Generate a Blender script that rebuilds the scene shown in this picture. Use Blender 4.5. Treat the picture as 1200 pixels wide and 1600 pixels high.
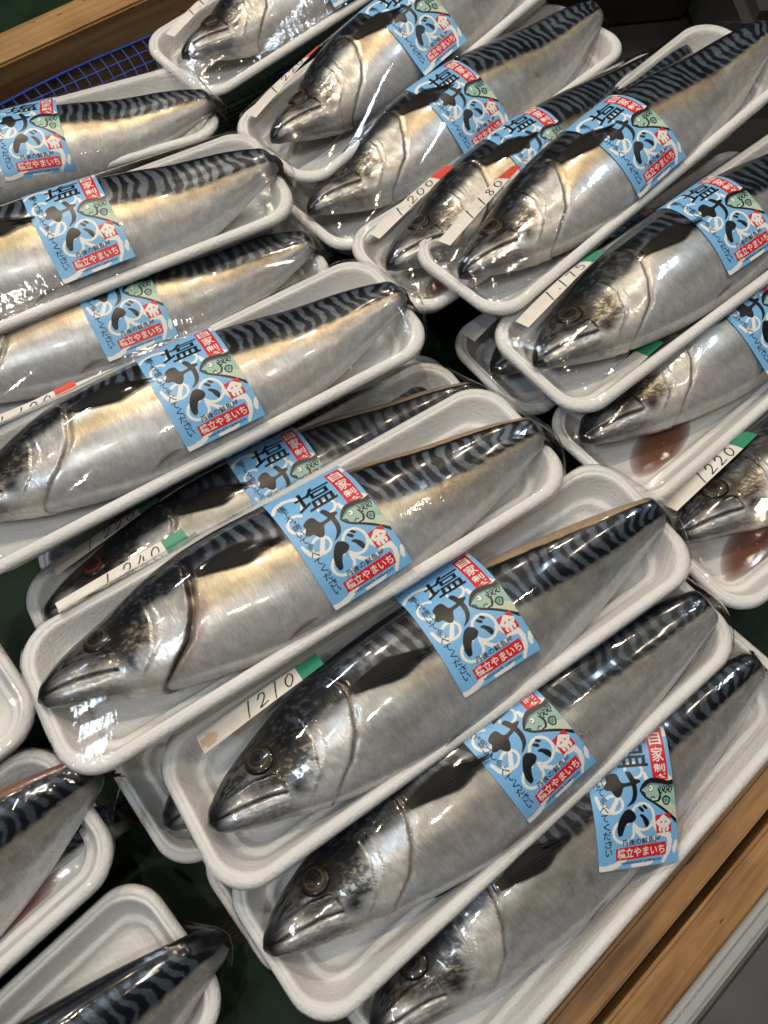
import bpy, bmesh, math, random
import numpy as np
from mathutils import Vector, Matrix, Euler
from mathutils.geometry import tessellate_polygon

for o in list(bpy.data.objects):
    bpy.data.objects.remove(o)
SC = bpy.context.scene
COL = SC.collection
R = math.radians

# ------------------------------------------------------------------ camera
cam_d = bpy.data.cameras.new('camera')
cam = bpy.data.objects.new('camera', cam_d)
COL.objects.link(cam)
SC.camera = cam
cam.location = (0, 0, 0.5967)
cam.rotation_euler = (R(90 - 67.77), 0, 0)
cam_d.sensor_fit = 'HORIZONTAL'
cam_d.sensor_width = 36.0
cam_d.lens = 36.06
cam_d.clip_start = 0.02
cam_d.clip_end = 60
cam_d.dof.use_dof = True
cam_d.dof.focus_distance = 0.56
cam_d.dof.aperture_fstop = 15

# ------------------------------------------------------------------ world, exposure
W = bpy.data.worlds.new('World')
SC.world = W
W.use_nodes = True
wn = W.node_tree.nodes
bg = wn['Background']
bg.inputs['Color'].default_value = (0.80, 0.88, 1.0, 1)
bg.inputs['Strength'].default_value = 0.014
SC.view_settings.view_transform = 'Standard'
SC.view_settings.look = 'None'
SC.view_settings.gamma = 1
SC.view_settings.use_curve_mapping = False
SC.view_settings.exposure = 0.52
cy = SC.cycles
cy.max_bounces = 12
cy.transparent_max_bounces = 48
cy.glossy_bounces = 5
cy.diffuse_bounces = 4
cy.caustics_reflective = False
cy.caustics_refractive = False
cy.sample_clamp_indirect = 4
cy.sample_clamp_direct = 0
cy.blur_glossy = 0.3
cy.use_denoising = True


# ------------------------------------------------------------------ lamps of the shop ceiling
def lamp(name, kind, loc, energy, color, target=(0, .25, .06), **kw):
    d = bpy.data.lights.new(name, kind)
    d.energy = energy
    d.color = color
    for k, v in kw.items():
        setattr(d, k, v)
    o = bpy.data.objects.new(name, d)
    COL.objects.link(o)
    o.location = loc
    o.rotation_euler = (Vector(target) - Vector(loc)).to_track_quat('-Z', 'Y').to_euler()
    return o


WARM = (1.0, .83, .62)
for loc, e, tgt in [((-.50, 1.05, 1.55), 17, (-.15, .5, .05)), ((.40, 1.40, 1.6), 11, (.2, .6, .05)), ((-.95, 1.5, 1.7), 8, (-.15, .5, .05)),
                    ((-.18, .55, 1.75), 14, (0, .2, .05)), ((-.95, .30, 1.6), 7, (-.1, .2, .05)), ((.30, .75, 1.7), 8, (0, .3, .05)),
                    ((.85, .25, 1.7), 5, (.1, .1, .05))]:
    lamp('ceiling_spot', 'SPOT', loc, e, WARM, tgt, spot_size=R(95), spot_blend=.6, shadow_soft_size=.02)
for loc, e in [((.24, -.40, 1.75), 5), ((-.30, -.30, 1.7), 7)]:
    lamp('ceiling_spot', 'SPOT', loc, e, (1, .93, .84), (0, .05, .05), spot_size=R(95), spot_blend=.6, shadow_soft_size=.02)
# fluorescent tubes further off, cooler
for loc, e, ln, tgt in [((-1.4, 1.4, 1.9), 5.5, .36, (0, .3, .05)), ((1.3, .9, 2.1), 3.5, .30, (.1, .2, .05)),
                        ((-.95, -.55, 1.9), 4.5, .40, (0, .1, .05))]:
    lamp('fluorescent_tube', 'AREA', loc, e, (.74, .87, 1.0), tgt, shape='RECTANGLE', size=ln, size_y=.045)


# ------------------------------------------------------------------ small tools
def rng(seed):
    return np.random.RandomState(seed)


def _hash(ix, iy, seed):
    n = (ix.astype(np.int64) * 374761393 + iy.astype(np.int64) * 668265263 + int(seed) * 974711) & 0x7fffffff
    n = ((n ^ (n >> 13)) * 1274126177) & 0x7fffffff
    n = (n ^ (n >> 16)) & 0x7fffffff
    return (n % 100003) / 100003.0


def vnoise(x, y, seed=0):
    x = np.asarray(x, float); y = np.asarray(y, float)
    ix = np.floor(x); iy = np.floor(y)
    fx = x - ix; fy = y - iy
    fx = fx * fx * fx * (fx * (fx * 6 - 15) + 10)
    fy = fy * fy * fy * (fy * (fy * 6 - 15) + 10)
    a = _hash(ix, iy, seed); b = _hash(ix + 1, iy, seed)
    c = _hash(ix, iy + 1, seed); d = _hash(ix + 1, iy + 1, seed)
    return (a * (1 - fx) + b * fx) * (1 - fy) + (c * (1 - fx) + d * fx) * fy


def fbm(x, y, seed=0, octv=4):
    s = 0; amp = 1; tot = 0
    for k in range(octv):
        s = s + amp * vnoise(x * 2 ** k + 17.3 * k, y * 2 ** k + 9.1 * k, seed + 31 * k)
        tot += amp
        amp *= .5
    return s / tot


def sst(e0, e1, x):
    t = np.clip((x - e0) / (e1 - e0), 0, 1)
    return t * t * (3 - 2 * t)


def mix(a, b, m):
    a = np.asarray(a, float); b = np.asarray(b, float)
    m = np.asarray(m)[..., None]
    return a * (1 - m) + b * m


def herm(xs, ys, x):
    xs = np.asarray(xs, float); ys = np.asarray(ys, float); x = np.asarray(x, float)
    d = np.gradient(ys, xs)
    i = np.clip(np.searchsorted(xs, x, side='right') - 1, 0, len(xs) - 2)
    h = xs[i + 1] - xs[i]
    t = np.clip((x - xs[i]) / h, 0, 1)
    t2 = t * t; t3 = t2 * t
    return (2 * t3 - 3 * t2 + 1) * ys[i] + (t3 - 2 * t2 + t) * h * d[i] + (-2 * t3 + 3 * t2) * ys[i + 1] + (t3 - t2) * h * d[i + 1]


def catmull(pts, n=6, closed=False):
    P = [np.array(p, float) for p in pts]
    out = []
    N = len(P)
    rngi = range(N if closed else N - 1)
    for i in rngi:
        if closed:
            p0, p1, p2, p3 = P[(i - 1) % N], P[i], P[(i + 1) % N], P[(i + 2) % N]
        else:
            p0, p1, p2, p3 = P[max(i - 1, 0)], P[i], P[i + 1], P[min(i + 2, N - 1)]
        for k in range(n):
            t = k / n
            out.append(.5 * ((2 * p1) + (-p0 + p2) * t + (2 * p0 - 5 * p1 + 4 * p2 - p3) * t * t + (-p0 + 3 * p1 - 3 * p2 + p3) * t ** 3))
    if not closed:
        out.append(P[-1])
    return np.array(out)


def link(name, me, mats, parent=None, loc=None):
    o = bpy.data.objects.new(name, me)
    COL.objects.link(o)
    if mats is not None:
        for m in (mats if isinstance(mats, (list, tuple)) else [mats]):
            me.materials.append(m)
    if parent is not None:
        o.parent = parent
    if loc is not None:
        o.location = loc
    return o


def mesh_np(name, verts, faces, smooth=True, mat_idx=None):
    """verts (N,3), faces (M,3) or (M,4) arrays"""
    me = bpy.data.meshes.new(name)
    verts = np.ascontiguousarray(verts, np.float32)
    faces = np.ascontiguousarray(faces, np.int32)
    k = faces.shape[1]
    me.vertices.add(len(verts))
    me.vertices.foreach_set('co', verts.ravel())
    me.loops.add(faces.size)
    me.loops.foreach_set('vertex_index', faces.ravel())
    me.polygons.add(len(faces))
    me.polygons.foreach_set('loop_start', np.arange(0, faces.size, k, dtype=np.int32))
    try:
        me.polygons.foreach_set('loop_total', np.full(len(faces), k, np.int32))
    except Exception:
        pass
    if mat_idx is not None:
        me.polygons.foreach_set('material_index', np.ascontiguousarray(mat_idx, np.int32))
    me.polygons.foreach_set('use_smooth', np.full(len(faces), smooth, bool))
    me.update(calc_edges=True)
    me.validate()
    return me


def attr_color(me, name, rgb):
    a = me.color_attributes.new(name, 'FLOAT_COLOR', 'POINT')
    n = len(me.vertices)
    c = np.ones((n, 4), np.float32)
    c[:, :3] = rgb
    a.data.foreach_set('color', c.ravel())


def grid_faces(nu, nv, closed_v=False):
    i = np.arange(nu - 1)[:, None]
    j = np.arange(nv if closed_v else nv - 1)[None, :]
    j2 = (j + 1) % nv
    a = i * nv + j; b = i * nv + j2; c = (i + 1) * nv + j2; d = (i + 1) * nv + j
    return np.stack([a, b, c, d], -1).reshape(-1, 4)


def tag_obj(o, label, cat, group=None, kind=None):
    if label: o['label'] = label
    if cat: o['category'] = cat
    if group: o['group'] = group
    if kind: o['kind'] = kind
    return o


# ------------------------------------------------------------------ materials
def new_mat(name):
    m = bpy.data.materials.new(name)
    m.use_nodes = True
    nt = m.node_tree
    return m, nt, nt.nodes['Principled BSDF']


def nd(nt, typ, **kw):
    n = nt.nodes.new(typ)
    for k, v in kw.items():
        setattr(n, k, v)
    return n


def plain(name, rgb, rough=.5, spec=.5, metal=0, coat=0):
    m, nt, b = new_mat(name)
    b.inputs['Base Color'].default_value = (*rgb, 1)
    b.inputs['Roughness'].default_value = rough
    b.inputs['Specular IOR Level'].default_value = spec
    b.inputs['Metallic'].default_value = metal
    b.inputs['Coat Weight'].default_value = coat
    b.inputs['Coat Roughness'].default_value = .08
    return m


def mat_foam():
    m, nt, b = new_mat('foam')
    tc = nd(nt, 'ShaderNodeTexCoord')
    v = nd(nt, 'ShaderNodeTexVoronoi'); v.inputs['Scale'].default_value = 420
    n = nd(nt, 'ShaderNodeTexNoise'); n.inputs['Scale'].default_value = 22; n.inputs['Detail'].default_value = 4
    nt.links.new(tc.outputs['Object'], v.inputs['Vector'])
    nt.links.new(tc.outputs['Object'], n.inputs['Vector'])
    r = nd(nt, 'ShaderNodeValToRGB')
    r.color_ramp.elements[0].position = .3; r.color_ramp.elements[0].color = (.72, .71, .69, 1)
    r.color_ramp.elements[1].position = .7; r.color_ramp.elements[1].color = (.80, .80, .79, 1)
    nt.links.new(n.outputs['Fac'], r.inputs['Fac'])
    nt.links.new(r.outputs['Color'], b.inputs['Base Color'])
    bp = nd(nt, 'ShaderNodeBump'); bp.inputs['Strength'].default_value = .5; bp.inputs['Distance'].default_value = .0006
    nt.links.new(v.outputs['Distance'], bp.inputs['Height'])
    nt.links.new(bp.outputs['Normal'], b.inputs['Normal'])
    b.inputs['Roughness'].default_value = .5
    b.inputs['Specular IOR Level'].default_value = .35
    return m


def mat_film():
    m, nt, b = new_mat('cling_film')
    nt.nodes.remove(b)
    out = nt.nodes['Material Output']
    tr = nd(nt, 'ShaderNodeBsdfTransparent'); tr.inputs['Color'].default_value = (.975, .98, .985, 1)
    gl = nd(nt, 'ShaderNodeBsdfGlossy'); gl.inputs['Roughness'].default_value = .04
    gl.inputs['Color'].default_value = (1, 1, 1, 1)
    fr = nd(nt, 'ShaderNodeFresnel'); fr.inputs['IOR'].default_value = 1.50
    geo = nd(nt, 'ShaderNodeNewGeometry')
    tc = nd(nt, 'ShaderNodeTexCoord')
    mp = nd(nt, 'ShaderNodeMapping'); mp.inputs['Scale'].default_value = (30, 70, 30)
    n1 = nd(nt, 'ShaderNodeTexNoise'); n1.inputs['Scale'].default_value = 1.0; n1.inputs['Detail'].default_value = 3; n1.inputs['Distortion'].default_value = .8
    n2 = nd(nt, 'ShaderNodeTexNoise'); n2.inputs['Scale'].default_value = 420; n2.inputs['Detail'].default_value = 2
    nt.links.new(tc.outputs['Object'], mp.inputs['Vector'])
    nt.links.new(mp.outputs['Vector'], n1.inputs['Vector'])
    nt.links.new(tc.outputs['Object'], n2.inputs['Vector'])
    ma = nd(nt, 'ShaderNodeMath', operation='MULTIPLY_ADD'); ma.inputs[1].default_value = .10
    nt.links.new(n2.outputs['Fac'], ma.inputs[0]); nt.links.new(n1.outputs['Fac'], ma.inputs[2])
    bp = nd(nt, 'ShaderNodeBump'); bp.inputs['Strength'].default_value = .5; bp.inputs['Distance'].default_value = .00028
    nt.links.new(ma.outputs[0], bp.inputs['Height'])
    uvn = nd(nt, 'ShaderNodeUVMap', uv_map='UVMap')
    mp3 = nd(nt, 'ShaderNodeMapping'); mp3.inputs['Scale'].default_value = (230, 2.2, 1)
    n4 = nd(nt, 'ShaderNodeTexNoise'); n4.inputs['Scale'].default_value = 1; n4.inputs['Detail'].default_value = 3; n4.inputs['Distortion'].default_value = .3
    nt.links.new(uvn.outputs['UV'], mp3.inputs['Vector']); nt.links.new(mp3.outputs['Vector'], n4.inputs['Vector'])
    pa = nd(nt, 'ShaderNodeAttribute', attribute_name='pleat')
    w4 = nd(nt, 'ShaderNodeMath', operation='MULTIPLY')
    nt.links.new(n4.outputs['Fac'], w4.inputs[0]); nt.links.new(pa.outputs['Fac'], w4.inputs[1])
    wr = nd(nt, 'ShaderNodeAttribute', attribute_name='wrinkle')
    n3 = nd(nt, 'ShaderNodeTexNoise'); n3.inputs['Scale'].default_value = 210; n3.inputs['Detail'].default_value = 2; n3.inputs['Distortion'].default_value = 1.2
    nt.links.new(tc.outputs['Object'], n3.inputs['Vector'])
    w3 = nd(nt, 'ShaderNodeMath', operation='MULTIPLY')
    nt.links.new(n3.outputs['Fac'], w3.inputs[0]); nt.links.new(wr.outputs['Fac'], w3.inputs[1])
    bp2 = nd(nt, 'ShaderNodeBump'); bp2.inputs['Strength'].default_value = 1.0; bp2.inputs['Distance'].default_value = .0006
    w5 = nd(nt, 'ShaderNodeMath', operation='ADD')
    nt.links.new(w3.outputs[0], w5.inputs[0]); nt.links.new(w4.outputs[0], w5.inputs[1])
    nt.links.new(w5.outputs[0], bp2.inputs['Height']); nt.links.new(bp.outputs['Normal'], bp2.inputs['Normal'])
    nt.links.new(bp2.outputs['Normal'], gl.inputs['Normal'])
    nt.links.new(bp2.outputs['Normal'], fr.inputs['Normal'])
    lim = nd(nt, 'ShaderNodeMath', operation='MULTIPLY'); lim.inputs[1].default_value = 1.0; lim.use_clamp = True
    nt.links.new(fr.outputs['Fac'], lim.inputs[0])
    # only the outer face mirrors: from behind the sheet is clear
    fb = nd(nt, 'ShaderNodeMath', operation='SUBTRACT'); fb.inputs[0].default_value = 1.0
    nt.links.new(geo.outputs['Backfacing'], fb.inputs[1])
    fm = nd(nt, 'ShaderNodeMath', operation='MULTIPLY')
    nt.links.new(lim.outputs[0], fm.inputs[0]); nt.links.new(fb.outputs[0], fm.inputs[1])
    mx = nd(nt, 'ShaderNodeMixShader')
    nt.links.new(fm.outputs[0], mx.inputs['Fac'])
    nt.links.new(tr.outputs[0], mx.inputs[1]); nt.links.new(gl.outputs[0], mx.inputs[2])
    nt.links.new(mx.outputs[0], out.inputs['Surface'])
    return m


def mat_fish():
    m, nt, b = new_mat('mackerel_skin')
    ac = nd(nt, 'ShaderNodeAttribute', attribute_name='col')
    ap = nd(nt, 'ShaderNodeAttribute', attribute_name='prop')
    uv = nd(nt, 'ShaderNodeUVMap', uv_map='UVMap')
    mp = nd(nt, 'ShaderNodeMapping'); mp.inputs['Scale'].default_value = (900, 190, 1)
    mp.inputs['Rotation'].default_value = (0, 0, R(12))
    n1 = nd(nt, 'ShaderNodeTexNoise'); n1.inputs['Scale'].default_value = 1; n1.inputs['Detail'].default_value = 3
    n1.inputs['Distortion'].default_value = .6
    nt.links.new(uv.outputs['UV'], mp.inputs['Vector']); nt.links.new(mp.outputs['Vector'], n1.inputs['Vector'])
    n2 = nd(nt, 'ShaderNodeTexNoise'); n2.inputs['Scale'].default_value = 130; n2.inputs['Detail'].default_value = 4
    nt.links.new(uv.outputs['UV'], n2.inputs['Vector'])
    sep = nd(nt, 'ShaderNodeSeparateColor')
    nt.links.new(ap.outputs['Color'], sep.inputs['Color'])
    # crosswise streaks of skin grain vary the base colour a little
    rm = nd(nt, 'ShaderNodeMapRange'); rm.inputs['From Min'].default_value = .3; rm.inputs['From Max'].default_value = .7
    rm.inputs['To Min'].default_value = .86; rm.inputs['To Max'].default_value = 1.12
    nt.links.new(n1.outputs['Fac'], rm.inputs['Value'])
    rm2 = nd(nt, 'ShaderNodeMapRange'); rm2.inputs['From Min'].default_value = .3; rm2.inputs['From Max'].default_value = .7
    rm2.inputs['To Min'].default_value = .85; rm2.inputs['To Max'].default_value = 1.12
    nt.links.new(n2.outputs['Fac'], rm2.inputs['Value'])
    mu = nd(nt, 'ShaderNodeMath', operation='MULTIPLY')
    nt.links.new(rm.outputs[0], mu.inputs[0]); nt.links.new(rm2.outputs[0], mu.inputs[1])
    vm = nd(nt, 'ShaderNodeVectorMath', operation='SCALE')
    nt.links.new(ac.outputs['Color'], vm.inputs[0]); nt.links.new(mu.outputs[0], vm.inputs['Scale'])
    nt.links.new(vm.outputs[0], b.inputs['Base Color'])
    nt.links.new(sep.outputs['Red'], b.inputs['Metallic'])
    nt.links.new(sep.outputs['Green'], b.inputs['Roughness'])
    bp = nd(nt, 'ShaderNodeBump'); bp.inputs['Strength'].default_value = .5; bp.inputs['Distance'].default_value = .00022
    ad = nd(nt, 'ShaderNodeMath', operation='ADD')
    nt.links.new(n1.outputs['Fac'], ad.inputs[0]); nt.links.new(n2.outputs['Fac'], ad.inputs[1])
    nt.links.new(ad.outputs[0], bp.inputs['Height'])
    nt.links.new(bp.outputs['Normal'], b.inputs['Normal'])
    b.inputs['Coat Weight'].default_value = .6
    b.inputs['Coat Roughness'].default_value = .09
    return m


def mat_attr(name, rough, metal=0, coat=0, spec=.5):
    m, nt, b = new_mat(name)
    ac = nd(nt, 'ShaderNodeAttribute', attribute_name='col')
    nt.links.new(ac.outputs['Color'], b.inputs['Base Color'])
    b.inputs['Roughness'].default_value = rough
    b.inputs['Metallic'].default_value = metal
    b.inputs['Coat Weight'].default_value = coat
    b.inputs['Coat Roughness'].default_value = .03
    b.inputs['Specular IOR Level'].default_value = spec
    return m


def mat_wood(name, c1, c2, scale=1.0, rough=.5):
    m, nt, b = new_mat(name)
    tc = nd(nt, 'ShaderNodeTexCoord')
    mp = nd(nt, 'ShaderNodeMapping'); mp.inputs['Scale'].default_value = (9 * scale, 150 * scale, 150 * scale)
    nt.links.new(tc.outputs['Object'], mp.inputs['Vector'])
    n1 = nd(nt, 'ShaderNodeTexNoise'); n1.inputs['Scale'].default_value = 1; n1.inputs['Detail'].default_value = 6; n1.inputs['Distortion'].default_value = .5
    nt.links.new(mp.outputs['Vector'], n1.inputs['Vector'])
    n2 = nd(nt, 'ShaderNodeTexNoise'); n2.inputs['Scale'].default_value = 14; n2.inputs['Detail'].default_value = 5
    nt.links.new(tc.outputs['Object'], n2.inputs['Vector'])
    r = nd(nt, 'ShaderNodeValToRGB')
    r.color_ramp.elements[0].position = .38; r.color_ramp.elements[0].color = (*c1, 1)
    r.color_ramp.elements[1].position = .62; r.color_ramp.elements[1].color = (*c2, 1)
    mxv = nd(nt, 'ShaderNodeMath', operation='MULTIPLY_ADD'); mxv.inputs[1].default_value = .45
    sc = nd(nt, 'ShaderNodeMath', operation='MULTIPLY'); sc.inputs[1].default_value = .58
    nt.links.new(n2.outputs['Fac'], mxv.inputs[0]); nt.links.new(n1.outputs['Fac'], sc.inputs[0]); nt.links.new(sc.outputs[0], mxv.inputs[2])
    nt.links.new(mxv.outputs[0], r.inputs['Fac'])
    # small dark knots and nicks
    v = nd(nt, 'ShaderNodeTexNoise'); v.inputs['Scale'].default_value = 1; v.inputs['Detail'].default_value = 1
    mp2 = nd(nt, 'ShaderNodeMapping'); mp2.inputs['Scale'].default_value = (70, 260, 260)
    nt.links.new(tc.outputs['Object'], mp2.inputs['Vector']); nt.links.new(mp2.outputs['Vector'], v.inputs['Vector'])
    rr = nd(nt, 'ShaderNodeMapRange'); rr.inputs['From Min'].default_value = .74; rr.inputs['From Max'].default_value = .80
    nt.links.new(v.outputs['Fac'], rr.inputs['Value'])
    mx = nd(nt, 'ShaderNodeMixRGB'); mx.inputs['Color2'].default_value = (c1[0] * .25, c1[1] * .22, c1[2] * .2, 1)
    nt.links.new(rr.outputs[0], mx.inputs['Fac']); nt.links.new(r.outputs['Color'], mx.inputs['Color1'])
    nt.links.new(mx.outputs[0], b.inputs['Base Color'])
    bp = nd(nt, 'ShaderNodeBump'); bp.inputs['Strength'].default_value = .35; bp.inputs['Distance'].default_value = .0006
    nt.links.new(n1.outputs['Fac'], bp.inputs['Height']); nt.links.new(bp.outputs['Normal'], b.inputs['Normal'])
    b.inputs['Roughness'].default_value = rough
    return m


def mat_noise(name, c1, c2, scale, rough, metal=0, bump=0, rough2=None):
    m, nt, b = new_mat(name)
    tc = nd(nt, 'ShaderNodeTexCoord')
    n1 = nd(nt, 'ShaderNodeTexNoise'); n1.inputs['Scale'].default_value = scale; n1.inputs['Detail'].default_value = 6
    nt.links.new(tc.outputs['Object'], n1.inputs['Vector'])
    r = nd(nt, 'ShaderNodeValToRGB')
    r.color_ramp.elements[0].position = .35; r.color_ramp.elements[0].color = (*c1, 1)
    r.color_ramp.elements[1].position = .65; r.color_ramp.elements[1].color = (*c2, 1)
    nt.links.new(n1.outputs['Fac'], r.inputs['Fac']); nt.links.new(r.outputs['Color'], b.inputs['Base Color'])
    b.inputs['Roughness'].default_value = rough
    b.inputs['Metallic'].default_value = metal
    if rough2:
        mr = nd(nt, 'ShaderNodeMapRange'); mr.inputs['To Min'].default_value = rough; mr.inputs['To Max'].default_value = rough2
        nt.links.new(n1.outputs['Fac'], mr.inputs['Value']); nt.links.new(mr.outputs[0], b.inputs['Roughness'])
    if bump:
        bp = nd(nt, 'ShaderNodeBump'); bp.inputs['Strength'].default_value = .4; bp.inputs['Distance'].default_value = bump
        nt.links.new(n1.outputs['Fac'], bp.inputs['Height']); nt.links.new(bp.outputs['Normal'], b.inputs['Normal'])
    return m


M_FOAM = mat_foam()
M_FILM = mat_film()
M_FISH = mat_fish()
M_EYE = mat_attr('fish_eye', .3, 0, .6, .3)
M_TAIL = mat_attr('tail_fin', .6, 0, 0, .18)
M_FIN = mat_attr('fish_fin', .6, 0, 0, .18)
_fa = M_FIN.node_tree.nodes.new('ShaderNodeAttribute'); _fa.attribute_name = 'cover'
M_FIN.node_tree.links.new(_fa.outputs['Fac'], M_FIN.node_tree.nodes['Principled BSDF'].inputs['Alpha'])
M_BLUE = plain('label_blue', (.19, .455, .78), .35)
M_WHITE = plain('label_white', (.80, .80, .77), .38)
M_BLACK = plain('label_black', (.008, .009, .013), .35)
M_RED = plain('label_red', (.62, .022, .03), .35)
M_GREENP = plain('label_fish_green', (.30, .50, .42), .38)
M_GREENL = plain('label_fish_pale', (.52, .62, .48), .38)
M_TEAL = plain('label_fish_teal', (.10, .25, .27), .38)
LABEL_MATS = [M_BLUE, M_WHITE, M_BLACK, M_RED, M_GREENP, M_GREENL, M_TEAL]
M_PAPER = mat_noise('tag_paper', (.70, .66, .60), (.78, .76, .72), 60, .6)
M_STAIN = mat_noise('tag_stain', (.56, .42, .29), (.64, .52, .38), 90, .6)
M_INK = plain('pen_ink', (.012, .012, .03), .5)
M_TAPEG = plain('green_tape', (.035, .26, .15), .4)
M_TAPER = plain('red_tape', (.70, .07, .04), .4)


# ------------------------------------------------------------------ foam tray
TL, TW = .36, .106
RIM_Z = .0305


def rrect(hx, hy, r, per_corner=14, per_long=26, per_short=8):
    pts = []
    def seg(a, b, n):
        for k in range(n):
            pts.append((a[0] + (b[0] - a[0]) * k / n, a[1] + (b[1] - a[1]) * k / n))
    def arc(cx, cy, a0, n):
        for k in range(n):
            a = a0 + (math.pi / 2) * k / n
            pts.append((cx + r * math.cos(a), cy + r * math.sin(a)))
    seg((hx, -hy + r), (hx, hy - r), per_short); arc(hx - r, hy - r, 0, per_corner)
    seg((hx - r, hy), (-hx + r, hy), per_long); arc(-hx + r, hy - r, math.pi / 2, per_corner)
    seg((-hx, hy - r), (-hx, -hy + r), per_short); arc(-hx + r, -hy + r, math.pi, per_corner)
    seg((-hx + r, -hy), (hx - r, -hy), per_long); arc(hx - r, -hy + r, 3 * math.pi / 2, per_corner)
    return np.array(pts)


def tray_mesh():
    prof = [(.040, .0000), (.017, .0000), (.0145, .0012), (.0125, .0060), (.0050, .0215), (.0030, .0232), (.0006, .0240), (.0000, .0256), (.0003, .0276),
            (.0016, .0293), (.0036, .0302), (.0048, .0301), (.0055, .0293), (.0062, .0290), (.0068, .0293), (.0076, .0291), (.0086, .0272), (.0100, .0235), (.0135, .0150), (.0148, .0124), (.0156, .0116),
            (.0164, .0114), (.0188, .0113), (.0196, .0106), (.0213, .0066), (.0232, .0050), (.0270, .0046), (.036, .0046)]
    rings = []
    for ins, z in prof:
        r = max(.027 - ins * .55, .010)
        p = rrect(TL / 2 - ins, TW / 2 - ins, r)
        rings.append(np.column_stack([p, np.full(len(p), z)]))
    n = len(rings[0])
    V = np.concatenate(rings)
    F = [tuple(f) for f in grid_faces(len(rings), n, True)]
    F = [f[::-1] for f in F]
    me = bpy.data.meshes.new('tray')
    me.from_pydata([tuple(v) for v in V], [], F + [tuple(range(n))[::-1], tuple(range((len(rings) - 1) * n, len(rings) * n))])
    me.polygons.foreach_set('use_smooth', np.ones(len(me.polygons), bool))
    me.update()
    bm = bmesh.new(); bm.from_mesh(me)
    bmesh.ops.recalc_face_normals(bm, faces=bm.faces)
    bm.to_mesh(me); bm.free()
    me.materials.append(M_FOAM)
    return me


TRAY_ME = tray_mesh()

# ------------------------------------------------------------------ mackerel
TT = [0, .008, .025, .06, .12, .2, .28, .36, .45, .55, .65, .75, .84, .91, .96, .985, 1]
TA = [.0030, .0135, .0255, .045, .066, .083, .094, .099, .101, .098, .091, .079, .064, .049, .036, .028, .015]
TB = [.0040, .0145, .0245, .038, .053, .073, .088, .100, .104, .101, .093, .079, .062, .045, .031, .023, .012]
TWD = [.0025, .010, .018, .030, .045, .060, .069, .074, .075, .072, .065, .054, .042, .031, .024, .020, .009]
OP_E = [-.09, -.075, -.062, -.035, 0, .035, .058, .075, .09]
OP_T = [.155, .170, .205, .252, .280, .296, .300, .292, .270]
PR_E = [-.08, -.05, -.03, .01, .05, .08]
PR_T = [.150, .172, .200, .218, .215, .20]
MO_T = [0, .03, .07, .11, .137]
MO_E = [-.001, -.010, -.0185, -.0255, -.0315]
EYE_T, EYE_E = .124, .025


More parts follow.
